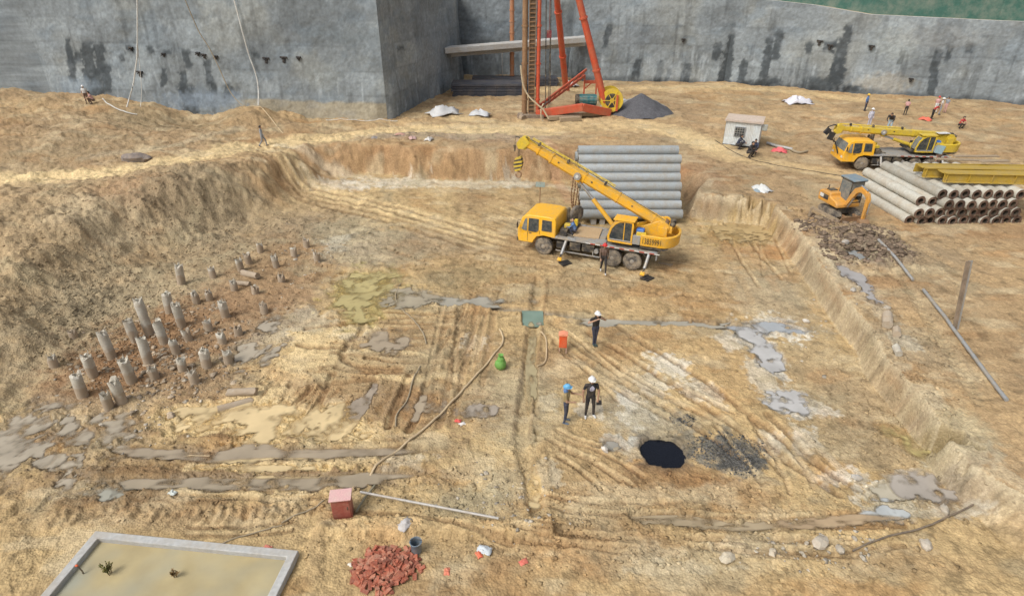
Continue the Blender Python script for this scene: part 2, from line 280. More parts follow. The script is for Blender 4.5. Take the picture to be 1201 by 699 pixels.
def terrain(X, Y, want_col=True):
    X = np.asarray(X, float); Y = np.asarray(Y, float)
    sd = poly_sd(X, Y, PIT)
    w = idw(X, Y, WC); U = idw(X, Y, UC, 3.2)
    rgt = sstep(7, 10, X)*sstep(44, 38, Y); rag = (fbm(X, Y, .55, 3, 1)*.45+fbm(X, Y, 2.2, 3, 5)*.10*np.clip(1.5-w*.3, .1, 1))*(1-.8*rgt)
    t = np.clip((sd+rag*np.clip(w, .5, 2))/w, 0, 1)
    s = np.where(w < 1.3, t, t*t*(3-2*t)); s = s+(t*t*(3-2*t)-s)*.4
    roughz = sstep(2.2, .2, np.abs(sd-1))*0.4+.6
    left = sstep(-4, -9, X)
    h = U*s + fbm(X, Y, .18, 3, 8)*.10 + fbm(X, Y, 1.1, 4, 12)*(.045+.05*left+.10*s*left) + fbm(X, Y, 5., 3, 20)*(.018+.02*left+.03*s*left)
    rdg = lambda f, o, sd_: 1-np.abs(fbm(X, Y, f, o, sd_))*2.6
    h = h + (rdg(1.25, 3, 230)-.5)*(.035+.03*left)*(1-s*.4) + (rdg(3.6, 3, 236)-.5)*.022 + s*sstep(42, 50, Y)*((rdg(.33, 4, 240)-.5)*.14+fbm(X*.5, Y, .9, 3, 244)*.12)+s*sstep(-8,-12,X)*sstep(44,40,Y)*((rdg(.5, 4, 250)-.4)*.15+fbm(X, Y, 1.6, 3, 254)*.18)
    bank = ((t > .02) & (t < .98)).astype(float)
    h = h+bank*fbm(X*1., Y, 3.1, 3, 31)*np.where(w > 1.5, .07, .06)
    # colour
    n1 = fbm(X, Y, .22, 4, 40); n2 = fbm(X, Y, 1.3, 4, 44); n3 = fbm(X, Y, 4.3, 3, 48)
    C = np.empty(X.shape+(3,))
    a = sstep(-.5, .5, n1)[..., None]
    C[:] = np.array((.49,.37,.21))*a+np.array((.37,.265,.15))*(1-a)
    up = s[..., None]
    C = C*(1-up)+(np.array((.45,.325,.19))*a+np.array((.36,.26,.16))*(1-a))*up
    lf = (sstep(-7, -13, X)*sstep(44, 37, Y)*sstep(17, 20, Y))[..., None]
    C = C*(1-.85*lf)+np.array((.37,.285,.185))*.8*lf
    bk = (bank*sstep(1.6, .9, w)*.8)[..., None]
    C = C*(1-bk)+(np.array((.40,.335,.25))+.1*n3[..., None])*bk
    backbank = (bank*sstep(40, 43, Y)*sstep(-20, -15, X))[..., None]*.85
    C = C*(1-backbank)+np.array((.36,.235,.135))*backbank
    wet = sstep(.1, .7, n1)*.2
    warpx = fbm(X, Y, 1.6, 3, 60); warpy = fbm(X, Y, 1.6, 3, 66)
    warp2 = fbm(X, Y, 5.5, 3, 70); warpl = fbm(X, Y, .55, 2, 74)
    smo = np.zeros(X.shape)
    for x, y, rx, ry, rot, col, k, hh, rg in BL:
        m = (np.abs(X-x) < rx*2.2+ry*1.2+.6) & (np.abs(Y-y) < ry*2.2+rx*1.2*abs(math.sin(rot))+.6)
        if not m.any(): continue
        xx = X[m]-x; yy = Y[m]-y; c, s_ = math.cos(rot), math.sin(rot)
        u = (xx*c+yy*s_)/rx; v = (-xx*s_+yy*c)/ry
        d = np.sqrt(u*u+v*v)+(warpx[m]*.45+warp2[m]*.45)*rg*1.3
        f = sstep(1.25, .45 if rg < .8 else .8, d)
        if col is not None: C[m] = C[m]*(1-(f*k)[:, None])+np.array(col)*(f*k)[:, None]
        if hh: h[m] += hh*sstep(1.3, .2, d)
        if col is SAND: smo[m] = np.maximum(smo[m], f)
    for pts, wd, dep, col, k, tread, rg in STS:
        xs = [p[0] for p in pts]; ys = [p[1] for p in pts]; g = wd*2+.4
        m = (X > min(xs)-g) & (X < max(xs)+g) & (Y > min(ys)-g) & (Y < max(ys)+g)
        if not m.any(): continue
        d, S = seg_dist(X[m], Y[m], pts)
        d = d+(warpx[m]*.5+warp2[m]*.5)*wd*rg
        f = sstep(wd*.72, wd*.32, d)
        if dep < -.04 and wd < .6:
            berm = np.exp(-((d-wd*.95)/(wd*.3))**2)*(-dep)*.45
            h[m] += dep*f+berm*(.6+.4*warp2[m])
        else: h[m] += dep*f
        if tread: h[m] += f*np.sin(S*2*PI/.34+np.abs(d)*9)*.028*tread; 
        if col is not None:
            kk = k*(.8+.2*warp2[m])
            if tread: kk = kk*(.75+.25*np.sin(S*2*PI/.34+np.abs(d)*9))
            C[m] = C[m]*(1-(f*kk)[:, None])+np.array(col)*(f*kk)[:, None]
    h = h-np.clip(h, -.05, .2)*smo*.55*(1-s)
    rm = np.zeros(X.shape)
    for pts, wd, dep, col, k, tread, rg in STS:
        if col in (SAND, SAND2) and wd > 2:
            dd_, _ = seg_dist(X, Y, pts); rm = np.maximum(rm, sstep(wd*.75, wd*.4, dd_+(warpx*.3+warp2*.2)*wd*rg))
    for x, y, rx, ry, rot, col, lab, z, lv in PU:
        g = (rx+ry)*1.6+.3
        m = (np.abs(X-x) < g) & (np.abs(Y-y) < g)
        if not m.any(): continue
        xx = X[m]-x; yy = Y[m]-y; c, s_ = math.cos(rot), math.sin(rot)
        u = (xx*c+yy*s_)/rx; v = (-xx*s_+yy*c)/ry
        q = .12 if lab.startswith('black') else 1.
        d = np.sqrt(u*u+v*v)+(warpx[m]*.75+warp2[m]*.45+warpl[m]*.55)*q
        d = d if q == 1. else (np.abs(u)**2.8+np.abs(v)**2.8)**(1/2.8)+(warpx[m]*.5+warp2[m]*.4)*.3
        f = sstep(1.35, .55, d) if q == 1. else sstep(1.2, 1.0, d)
        tgt = z+lv-.07-.04*(1-warp2[m])
        h[m] = h[m]*(1-f)+tgt*f+(f*(fbm(X[m], Y[m], 1.9, 4, 90)+.1)*.20*q)
        sandy = col is SANDW or col is LIMEW or 'cream' in lab or 'ochre' in lab; e = sstep(1.5 if sandy else 1.8, .9, d)*(.9 if sandy else .6)
        wc = np.array(col)*.9 if sandy else np.array((.21,.15,.09))*.6+np.array(col)*.3
        C[m] = C[m]*(1-e[:, None])+wc*e[:, None]
        wet[m] = np.maximum(wet[m], sstep(1.8, 1., d))
    # sump and basin dug out
    sm = poly_sd(X, Y, np.array(SUMP)); h = np.where(sm < 0, -.45, h); h = np.where((sm >= 0) & (sm < .25), np.minimum(h, .02), h)
    bs = poly_sd(X, Y, BPOLY); f = sstep(-.02, -.18, bs); h = h*(1-f)+(-.7)*f
    rim = sstep(1.2, .1, np.abs(bs)); h = np.where(bs > -.05, h+(.12-h)*rim*.8, h)
    # mottling by soil clods and trodden crust
    mot = (1+.16*n2+.09*n3+.07*fbm(X, Y, 11., 2, 52)*sstep(50, 20, Y))
    mot = 1+(mot-1)*(1-.7*smo)
    cl = sstep(.16, .5, fbm(X, Y, 2.6, 4, 56))*(1-smo)
    C = C*mot[..., None]
    C = C*(1-.30*cl[..., None])
    rd = sstep(.10, .5, fbm(X*np.where(s>.5,.45,.8), Y*1.2, .6, 5, 77))[..., None]*.55*(1-.85*rm[..., None])*(1-.5*lf)
    C = C*(1-rd)+C*np.array((.84, .69, .58))*rd
    ol = sstep(.15, .5, fbm(X*.7, Y, .8, 5, 87))[..., None]*.5*(1-.85*rm[..., None]); C = C*(1-ol)+np.array((.36,.31,.215))*ol
    pl = sstep(.16, .5, fbm(X*.6, Y*1.2, .9, 5, 83))[..., None]*.5*(1-.8*lf)
    C = C*(1-pl)+np.array((.56,.47,.33))*pl
    lip = bank*sstep(.55, .95, t)*sstep(4, 8, X)*sstep(42, 38, Y)*.6+((t >= .98)&(sd < w+.7)&(X > 4)&(Y < 40))*.5*sstep(-.2, .3, n2)
    C = C*(1-lip[..., None])+np.array((.55,.48,.36))*lip[..., None]
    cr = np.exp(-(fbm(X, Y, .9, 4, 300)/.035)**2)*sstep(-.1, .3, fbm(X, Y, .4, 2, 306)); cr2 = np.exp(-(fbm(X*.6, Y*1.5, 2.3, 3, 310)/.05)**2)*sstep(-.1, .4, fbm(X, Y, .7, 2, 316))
    rut_shade = (np.maximum(cr*.28, cr2*.12)*(1-.7*rm)*(1-smo))[..., None]  # thin dark lines: shading of small rut edges put into the soil colour
    C = C*(1-rut_shade)+C*np.array((.62,.55,.48))*rut_shade*.6; h = h-cr*.025-cr2*.015
    C = C*np.array((1.10, 1.105, 1.02))*(1+.13*lf)
    return h, np.clip(C, .01, .9), np.clip(wet, 0, 1)

def hz(x, y): return float(terrain(np.array([x]), np.array([y]))[0][0])
def hzs(pts):
    a = np.array(pts); return terrain(a[:, 0], a[:, 1])[0]

# ------------------------------------------------------------------ node helpers
def newmat(name):
    m = bpy.data.materials.new(name); m.use_nodes = True
    nt = m.node_tree; b = nt.nodes['Principled BSDF']; return m, nt, b
def N(nt, t, **kw):
    n = nt.nodes.new(t)
    for k, v in kw.items():
        if k in n.inputs: n.inputs[k].default_value = v
        else: setattr(n, k, v)
    return n
def ramp(nt, src, a, b, c0, c1):
    r = nt.nodes.new('ShaderNodeValToRGB'); nt.links.new(src, r.inputs[0])
    r.color_ramp.elements[0].position = a; r.color_ramp.elements[1].position = b
    r.color_ramp.elements[0].color = (*c0, 1) if len(c0) == 3 else c0; r.color_ramp.elements[1].color = (*c1, 1) if len(c1) == 3 else c1
    return r
def mixrgb(nt, typ, fac, a, b):
    n = nt.nodes.new('ShaderNodeMix'); n.data_type = 'RGBA'; n.blend_type = typ
    for idx, v in ((0, fac), (6, a), (7, b)):
        if hasattr(v, 'is_linked') or hasattr(v, 'links'): nt.links.new(v, n.inputs[idx])
        else: n.inputs[idx].default_value = v if idx == 0 else (*v, 1)
    return n.outputs[2]

def soil_material():
    m, nt, b = newmat('soil'); L = nt.links
    at = N(nt, 'ShaderNodeAttribute', attribute_name='soil'); wt = N(nt, 'ShaderNodeAttribute', attribute_name='wet')
    geo = N(nt, 'ShaderNodeNewGeometry')
    n1 = N(nt, 'ShaderNodeTexNoise', Scale=9., Detail=6., Roughness=.65); n2 = N(nt, 'ShaderNodeTexNoise', Scale=1.7, Detail=8., Roughness=.7)
    vo = N(nt, 'ShaderNodeTexVoronoi', Scale=14.)
    for n in (n1, n2, vo): L.new(geo.outputs['Position'], n.inputs['Vector'])
    r1 = ramp(nt, n1.outputs['Fac'], .36, .66, (.82, .80, .78), (1.13, 1.12, 1.11))
    r2 = ramp(nt, n2.outputs['Fac'], .3, .72, (.78, .76, .74), (1.18, 1.17, 1.16))
    c = mixrgb(nt, 'MULTIPLY', 1., at.outputs['Color'], r1.outputs[0]); c = mixrgb(nt, 'MULTIPLY', 1., c, r2.outputs[0])
    r3 = ramp(nt, vo.outputs['Distance'], .05, .5, (1.12, 1.1, 1.08), (.82, .80, .78))
    c = mixrgb(nt, 'MULTIPLY', .6, c, r3.outputs[0])
    L.new(c, b.inputs['Base Color'])
    rr = N(nt, 'ShaderNodeMapRange'); L.new(wt.outputs['Fac'], rr.inputs[0]); rr.inputs[3].default_value = .95; rr.inputs[4].default_value = .45
    L.new(rr.outputs[0], b.inputs['Roughness']); b.inputs['Specular IOR Level'].default_value = .25
    bp = N(nt, 'ShaderNodeBump', Strength=.35, Distance=.04); L.new(n1.outputs['Fac'], bp.inputs['Height'])
    bp2 = N(nt, 'ShaderNodeBump', Strength=.5, Distance=.05); L.new(vo.outputs['Distance'], bp2.inputs['Height']); L.new(bp.outputs[0], bp2.inputs['Normal'])
    L.new(bp2.outputs[0], b.inputs['Normal'])
    return m
SOIL = soil_material()

_mc = {}
def mat(name, col, rough=.6, metal=0., dirt=.35, dirtcol=(.40,.30,.18), scale=3., spec=.5, bump=.15):
    if name in _mc: return _mc[name]
    m, nt, b = newmat(name); L = nt.links
    tc = N(nt, 'ShaderNodeNewGeometry')
    n = N(nt, 'ShaderNodeTexNoise', Scale=scale, Detail=8., Roughness=.68); L.new(tc.outputs['Position'], n.inputs['Vector'])
    n2 = N(nt, 'ShaderNodeTexNoise', Scale=scale*6, Detail=4.); L.new(tc.outputs['Position'], n2.inputs['Vector'])
    r = ramp(nt, n.outputs['Fac'], .42, .75, (0, 0, 0), (dirt*1.6,)*3)
    r2 = ramp(nt, n2.outputs['Fac'], .25, .75, (.82,)*3, (1.12,)*3)
    c = mixrgb(nt, 'MULTIPLY', 1., col, r2.outputs[0])
    c = mixrgb(nt, 'MIX', r.outputs[0], c, dirtcol)
    L.new(c, b.inputs['Base Color'])
    b.inputs['Roughness'].default_value = rough; b.inputs['Metallic'].default_value = metal; b.inputs['Specular IOR Level'].default_value = spec
    if bump:
        bp = N(nt, 'ShaderNodeBump', Strength=bump, Distance=.01); L.new(n2.outputs['Fac'], bp.inputs['Height']); L.new(bp.outputs[0], b.inputs['Normal'])
    _mc[name] = m; return m
def water_mat(name, col):
    m, nt, b = newmat(name); L = nt.links
    g = N(nt, 'ShaderNodeNewGeometry'); n = N(nt, 'ShaderNodeTexNoise', Scale=.9, Detail=5.); L.new(g.outputs['Position'], n.inputs['Vector'])
    r = ramp(nt, n.outputs['Fac'], .3, .7, (.82,)*3, (1.12,)*3)
    L.new(mixrgb(nt, 'MULTIPLY', 1., col, r.outputs[0]), b.inputs['Base Color'])
    b.inputs['Roughness'].default_value = .08; b.inputs['IOR'].default_value = 1.33
    n2 = N(nt, 'ShaderNodeTexNoise', Scale=7., Detail=2.); L.new(g.outputs['Position'], n2.inputs['Vector'])
    bp = N(nt, 'ShaderNodeBump', Strength=.06, Distance=.02); L.new(n2.outputs['Fac'], bp.inputs['Height']); L.new(bp.outputs[0], b.inputs['Normal'])
    return m

# ------------------------------------------------------------------ object helpers
def tag(o, label=None, cat=None, group=None, kind=None):
    if label: o['label'] = label
    if cat: o['category'] = cat
    if group: o['group'] = group
    if kind: o['kind'] = kind
    return o
def thing(name, label, cat, loc=(0,0,0), rz=0., group=None):
    o = bpy.data.objects.new(name, None); COL.objects.link(o); o.location = loc; o.rotation_euler = (0, 0, rz)
    o.empty_display_size = .3
    return tag(o, label, cat, group)
def mesh_np(name, verts, faces, m, smooth=True):
    """verts (n,3), faces (k,4) or (k,3) arrays"""
    me = bpy.data.meshes.new(name); v = np.asarray(verts, np.float32); f = np.asarray(faces, np.int32); k = f.shape[1]
    me.vertices.add(len(v)); me.vertices.foreach_set('co', v.ravel())
    me.loops.add(f.size); me.loops.foreach_set('vertex_index', f.ravel())
    me.polygons.add(len(f)); me.polygons.foreach_set('loop_start', np.arange(len(f), dtype=np.int32)*k)
    me.polygons.foreach_set('loop_total', np.full(len(f), k, np.int32))
    if smooth: me.polygons.foreach_set('use_smooth', np.ones(len(f), bool))
    me.update(); me.validate(); me.materials.append(m)
    return me
def vcol(me, C, name='soil'):
    a = me.attributes.new(name, 'FLOAT_COLOR', 'POINT'); q = np.ones((len(C), 4), np.float32); q[:, :3] = C; a.data.foreach_set('color', q.ravel())
def vfl(me, F, name='wet'):
    a = me.attributes.new(name, 'FLOAT', 'POINT'); a.data.foreach_set('value', np.asarray(F, np.float32).ravel())
def link(name, me, parent=None):
    o = bpy.data.objects.new(name, me); COL.objects.link(o)
    if parent: o.parent = parent
    return o

class MB:
    def __init__(s): s.v = []; s.f = []; s.m = []; s.mi = 0
    def add(s, vs, fs):
        b = len(s.v); s.v += [tuple(v) for v in vs]; s.f += [tuple(i+b for i in f) for f in fs]; s.m += [s.mi]*len(fs); return s
    def box(s, c, d, rx=0, ry=0, rz=0, M=None):
        M = M or (Matrix.Rotation(rz, 3, 'Z') @ Matrix.Rotation(ry, 3, 'Y') @ Matrix.Rotation(rx, 3, 'X'))
        c = Vector(c); vs = [c+M @ Vector((i*d[0]/2, j*d[1]/2, k*d[2]/2)) for i in (-1, 1) for j in (-1, 1) for k in (-1, 1)]
        return s.add(vs, [(0,1,3,2),(4,6,7,5),(0,4,5,1),(2,3,7,6),(0,2,6,4),(1,5,7,3)])
    def beam(s, p0, p1, w, h, up=(0,0,1)):
        p0 = Vector(p0); p1 = Vector(p1); d = (p1-p0); L = d.length; d.normalize(); u = Vector(up)
        if abs(d.dot(u)) > .98: u = Vector((0, 1, 0))
        y = u.cross(d).normalized(); z = d.cross(y)
        M = Matrix((d, y, z)).transposed()
        return s.box((p0+p1)/2, (L, w, h), M=M)
    def prism(s, poly, y0, y1, taper=None):
        n = len(poly); vs = []
        for y in (y0, y1):
            for x, z in poly:
                k = taper(x, z) if taper else 1; vs.append((x, y*k, z))
        fs = [tuple(range(n))[::-1], tuple(range(n, 2*n))]
        for i in range(n): j = (i+1) % n; fs.append((i, j, n+j, n+i))
        return s.add(vs, fs)
    def cyl(s, p0, p1, r0, r1=None, n=14, cap=True):
        r1 = r0 if r1 is None else r1; p0 = Vector(p0); p1 = Vector(p1); d = (p1-p0).normalized()
        a = d.orthogonal().normalized(); b = d.cross(a); vs = []
        for p, r in ((p0, r0), (p1, r1)):
            for i in range(n): t = 2*PI*i/n; vs.append(p+a*math.cos(t)*r+b*math.sin(t)*r)
        fs = [(i, (i+1) % n, n+(i+1) % n, n+i) for i in range(n)]
        if cap: fs += [tuple(range(n))[::-1], tuple(range(n, 2*n))]
        return s.add(vs, fs)
    def tube(s, pts, r, n=6):
        P = [Vector(p) for p in pts]; vs = []; 
        for i, p in enumerate(P):
            d = (P[min(i+1, len(P)-1)]-P[max(i-1, 0)]).normalized(); u = Vector((0, 0, 1)) if abs(d.z) < .9 else Vector((1, 0, 0))
            a = u.cross(d).normalized(); b = d.cross(a); rr = r(i/(len(P)-1)) if callable(r) else r
            for k in range(n): t = 2*PI*k/n; vs.append(p+a*math.cos(t)*rr+b*math.sin(t)*rr)
        m = len(P); fs = [(i*n+k, i*n+(k+1) % n, (i+1)*n+(k+1) % n, (i+1)*n+k) for i in range(m-1) for k in range(n)]
        fs += [tuple(range(n))[::-1], tuple(range((m-1)*n, m*n))]
        return s.add(vs, fs)
    def rings(s, prof, c, axis='z', n=20, close=True, sc=(1,1)):
        """lathe: prof list of (r, h)"""
        vs = []; c = Vector(c)
        for r, h in prof:
            for i in range(n):
                t = 2*PI*i/n; x, y = r*math.cos(t)*sc[0], r*math.sin(t)*sc[1]
                vs.append(c+(Vector((x, y, h)) if axis == 'z' else Vector((x, h, y)) if axis == 'y' else Vector((h, x, y))))
        m = len(prof); fs = [(i*n+k, i*n+(k+1) % n, (i+1)*n+(k+1) % n, (i+1)*n+k) for i in range(m-1) for k in range(n)]
        if close: fs += [tuple(range(n))[::-1], tuple(range((m-1)*n, m*n))]
        return s.add(vs, fs)
    def ell(s, c, r, nu=14, nv=9, rough=0., seed=0):
        rnd = random.Random(seed); prof = []; c = Vector(c); vs = [c+Vector((0, 0, -r[2]))]
        for j in range(1, nv):
            ph = PI*j/nv-PI/2
            for i in range(nu):
                t = 2*PI*i/nu; k = 1+rnd.uniform(-rough, rough)
                vs.append(c+Vector((r[0]*math.cos(ph)*math.cos(t)*k, r[1]*math.cos(ph)*math.sin(t)*k, r[2]*math.sin(ph)*k)))
        vs.append(c+Vector((0, 0, r[2]))); T = len(vs)-1
        fs = [(0, 1+(i+1) % nu, 1+i) for i in range(nu)]
        for j in range(nv-2):
            for i in range(nu): a = 1+j*nu+i; b = 1+j*nu+(i+1) % nu; fs.append((a, b, b+nu, a+nu))
        fs += [(T, 1+(nv-2)*nu+i, 1+(nv-2)*nu+(i+1) % nu) for i in range(nu)]
        return s.add(vs, fs)
    def mesh(s, name, mats, ang=35):
        me = bpy.data.meshes.new(name); me.from_pydata(s.v, [], s.f)
        for m in (mats if isinstance(mats, (list, tuple)) else [mats]): me.materials.append(m)
        for p, i in zip(me.polygons, s.m): p.material_index = i; p.use_smooth = True
        bm = bmesh.new(); bm.from_mesh(me); bmesh.ops.recalc_face_normals(bm, faces=bm.faces); bm.to_mesh(me); bm.free()
        me.set_sharp_from_angle(angle=R(ang)); return me
    def build(s, name, mats, parent=None, bevel=0., ang=35):
        o = link(name, s.mesh(name, mats, ang), parent)
        if bevel:
            b = o.modifiers.new('bevel', 'BEVEL'); b.width = bevel; b.segments = 2; b.limit_method = 'ANGLE'; b.angle_limit = R(40); b.harden_normals = False
        return o
def copy_tree(o, parent=None):
    c = o.copy(); COL.objects.link(c)
    if parent: c.parent = parent
    for ch in o.children: copy_tree(ch, c)
    return c
def ordn(i): return ['first','second','third','fourth','fifth','sixth','seventh','eighth','ninth','tenth','eleventh','twelfth','thirteenth','fourteenth'][i]

# ================================================================== SETTING
def build_ground():
    n_r, n_c = 980, 1050
    dep = np.linspace(R(74), R(9.6), n_r); D = CAM_H/np.tan(dep)
    hw = (D*math.cos(CAM_P)+13*math.sin(CAM_P))*600/720*1.10+4
    u = np.linspace(-1, 1, n_c)
    X = hw[:, None]*u[None, :]; Y = np.repeat(D[:, None], n_c, 1)
    rs = np.random.RandomState(3)
    X = X+rs.uniform(-.3, .3, X.shape)*(hw[:, None]*2/n_c); 
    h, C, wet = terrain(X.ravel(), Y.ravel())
    h = h.reshape(X.shape)
    # fade last ring down slightly so the coarse sheet takes over
    v = np.stack([X.ravel(), Y.ravel(), h.ravel()], 1)
    i = np.arange((n_r-1)*n_c).reshape(n_r-1, n_c)[:, :-1].ravel()
    f = np.stack([i, i+1, i+n_c+1, i+n_c], 1)[:, ::-1]
    # coarse sheet beneath and around
    gx = np.arange(-96, 97, 1.5); gy = np.arange(-60, 100, 1.5)
    XX, YY = np.meshgrid(gx, gy); h2, C2, w2 = terrain(XX.ravel(), YY.ravel())
    nx = len(gx); hwy = (YY*math.cos(CAM_P)+13*math.sin(CAM_P))*600/720*1.10+4
    inside = ((YY > 4.4) & (YY < 88) & (np.abs(XX) < hwy)).ravel()
    h2 = np.where(inside, h2-2.2, h2-.06)
    v2 = np.stack([XX.ravel(), YY.ravel(), h2], 1)
    j = np.arange((len(gy)-1)*nx).reshape(len(gy)-1, nx)[:, :-1].ravel()
    f2 = np.stack([j, j+1, j+nx+1, j+nx], 1)+len(v)
    me = mesh_np('ground', np.concatenate([v, v2]), np.concatenate([f, f2]), SOIL)
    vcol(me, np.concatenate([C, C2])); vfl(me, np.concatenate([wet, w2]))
    tag(link('ground', me), 'bare sandy clay floor and banks of the excavation', 'ground', kind='structure')
build_ground()

def murky(name, col):
    m = water_mat(name, col); nt = m.node_tree; b = nt.nodes['Principled BSDF']; out = nt.nodes['Material Output']
    at = N(nt, 'ShaderNodeAttribute', attribute_name='depth'); mr = N(nt, 'ShaderNodeMapRange'); mr.interpolation_type = 'SMOOTHSTEP'
    nt.links.new(at.outputs['Fac'], mr.inputs[0]); mr.inputs[1].default_value = -.004; mr.inputs[2].default_value = .13 if max(col) > .05 else .012; mr.inputs[3].default_value = .0; mr.inputs[4].default_value = .94
    tr = nt.nodes.new('ShaderNodeBsdfTransparent'); tr.inputs[0].default_value = (.95, .93, .90, 1); mx = nt.nodes.new('ShaderNodeMixShader')
    nt.links.new(mr.outputs[0], mx.inputs[0]); nt.links.new(tr.outputs[0], mx.inputs[1]); nt.links.new(b.outputs[0], mx.inputs[2]); nt.links.new(mx.outputs[0], out.inputs[0])
    return m
def build_puddles():
    nn = 54; g = np.linspace(-1, 1, nn); UU, VV = np.meshgrid(g, g); allp = []
    for (x, y, rx, ry, rot, col, lab, z, lv) in PU:
        u = UU*(rx*1.45+.25); v = VV*(ry*1.45+.25); allp.append(np.stack([x+u*math.cos(rot)-v*math.sin(rot), y+u*math.sin(rot)+v*math.cos(rot)], -1).reshape(-1, 2))
    A = np.concatenate(allp); H = terrain(A[:, 0], A[:, 1])[0]; q = nn*nn
    for k, (x, y, rx, ry, rot, col, lab, z, lv) in enumerate(PU):
        P = allp[k]; lev = z+lv+k*.0011; dep = lev-H[k*q:(k+1)*q]
        inside = ((UU**2+VV**2) < 1.0).ravel()
        i = np.arange((nn-1)*nn).reshape(nn-1, nn)[:, :-1].ravel(); F_ = np.stack([i, i+1, i+nn+1, i+nn], 1)
        keep = (dep[F_].max(1) > -.012) & inside[F_].all(1)
        if keep.sum() < 4: continue
        F_ = F_[keep]; used = np.unique(F_); mp = np.zeros(q, int); mp[used] = np.arange(len(used))
        V_ = np.stack([P[used, 0]-x, P[used, 1]-y, np.zeros(len(used))], 1)
        edge = np.clip((1-np.sqrt(UU**2+VV**2)).ravel()[used]*4, 0, 1)
        me = mesh_np('puddle_water', V_, mp[F_], murky('puddle_water', col)); vfl(me, dep[used]*edge-.004*(1-edge), 'depth')
        o = link('puddle_water', me); o.location = (x, y, lev); tag(o, lab, 'puddle', 'puddles on the site floor', 'structure')
build_puddles()
mb = MB(); mb.add([(*p, -.12) for p in SUMP], [(0, 1, 2, 3)])
tag(mb.build('sump_water', water_mat('sump_water', TEALW)), 'square of teal water where the two drains cross', 'water', kind='structure')

# clods, chips and stones strewn over the floor: nobody could count them
def clods(name, label, N_, areas, smin, smax, m, tint=(1,1,1), colmul=(.75, 1.15), usecol=None, flat=.55):
    rs = np.random.RandomState(abs(hash(name)) % 1000 if False else len(name)*7+N_ % 97)
    pts = []
    for (px, py, rx, ry, z, wgt) in areas:
        k = int(N_*wgt); a = rs.normal(0, .55, (k*2, 2)); a = a[(a**2).sum(1) < 1.2][:k]
        for q in a: pts.append(G(px+q[0]*rx, py+q[1]*ry, z))
    P = np.array(pts); h, C, w = terrain(P[:, 0], P[:, 1])
    t = (1+5**.5)/2
    iv = np.array([(-1,t,0),(1,t,0),(-1,-t,0),(1,-t,0),(0,-1,t),(0,1,t),(0,-1,-t),(0,1,-t),(t,0,-1),(t,0,1),(-t,0,-1),(-t,0,1)])/1.9
    fi = np.array([(0,11,5),(0,5,1),(0,1,7),(0,7,10),(0,10,11),(1,5,9),(5,11,4),(11,10,2),(10,7,6),(7,1,8),(3,9,4),(3,4,2),(3,2,6),(3,6,8),(3,8,9),(4,9,5),(2,4,11),(6,2,10),(8,6,7),(9,8,1)])
    n = len(P); s = smin+(smax-smin)*rs.rand(n)**4
    V_ = iv[None]*(1+rs.uniform(-.5, .4, (n, 12, 1)))
    sc = np.stack([s*rs.uniform(.7, 1.4, n), s*rs.uniform(.7, 1.4, n), s*flat*rs.uniform(.6, 1.1, n)], 1)
    V_ = V_*sc[:, None]; an = rs.rand(n)*6.28; c, s_ = np.cos(an)[:, None], np.sin(an)[:, None]
    x = V_[..., 0]*c-V_[..., 1]*s_; y = V_[..., 0]*s_+V_[..., 1]*c
    V_ = np.stack([x+P[:, None, 0], y+P[:, None, 1], V_[..., 2]+(h+s*.12)[:, None]], -1).reshape(-1, 3)
    F_ = (fi[None]+12*np.arange(n)[:, None, None]).reshape(-1, 3)
    me = mesh_np(name, V_, F_, m, smooth=False)
    base = C if usecol is None else np.repeat(np.array([usecol]), n, 0)
    cc = base*rs.uniform(*colmul, (n, 1))*np.array(tint); vcol(me, np.repeat(cc, 12, 0)); vfl(me, np.zeros(n*12))
    tag(link(name, me), label, 'rubble', kind='stuff')
clods('clods', 'loose clods and small stones scattered over the soil', 26000,
      [(110,330,110,90,1.6,.30),(230,240,110,45,2.,.16),(230,390,130,90,0,.12),(380,280,110,50,0,.10),(560,330,110,40,0,.05),(450,430,160,90,0,.08),(300,560,260,60,0,.08),(600,600,300,80,0,.12),
       (900,620,260,70,0,.10),(800,450,260,110,0,.05),(1010,290,60,34,1.4,.06),(1080,430,70,130,1.3,.08),(850,240,200,40,1.5,.03),(1000,470,60,90,0,.03),(470,160,130,5,2.1,.03),(300,150,240,30,2.5,.02)], .012, .075, SOIL)
clods('spoil_lumps', 'dark churned lumps of earth heaped around the small excavator', 1500, [(1005,285,44,22,1.5,.6),(1040,295,34,16,1.5,.25),(960,262,30,12,1.4,.15)], .06, .22, SOIL, usecol=(.24,.185,.135), colmul=(.6, 1.3))
clods('dark_gravel', 'dark grey gravel spilled beside the black slurry pool', 2600, [(850,528,46,20,0,.6),(872,545,26,14,0,.3),(800,493,16,7,0,.1)], .012, .05, SOIL, usecol=(.12,.12,.115), colmul=(.5, 1.5))
clods('stub_rubble', 'broken concrete and mud lumps between the pile stubs', 800, [(160,430,80,50,0,.5),(230,400,80,60,0,.5)], .03, .16, SOIL, usecol=(.42,.35,.26), colmul=(.6, 1.25))
clods('pale_stones', 'small pale stones lying on the pit floor', 420, [(960,380,60,60,0,.1),(940,640,90,30,0,.2),(160,470,120,60,0,.3),(360,300,60,50,0,.2),(600,590,90,50,0,.2)], .03, .11, SOIL, usecol=(.50,.46,.38), colmul=(.7, 1.2))
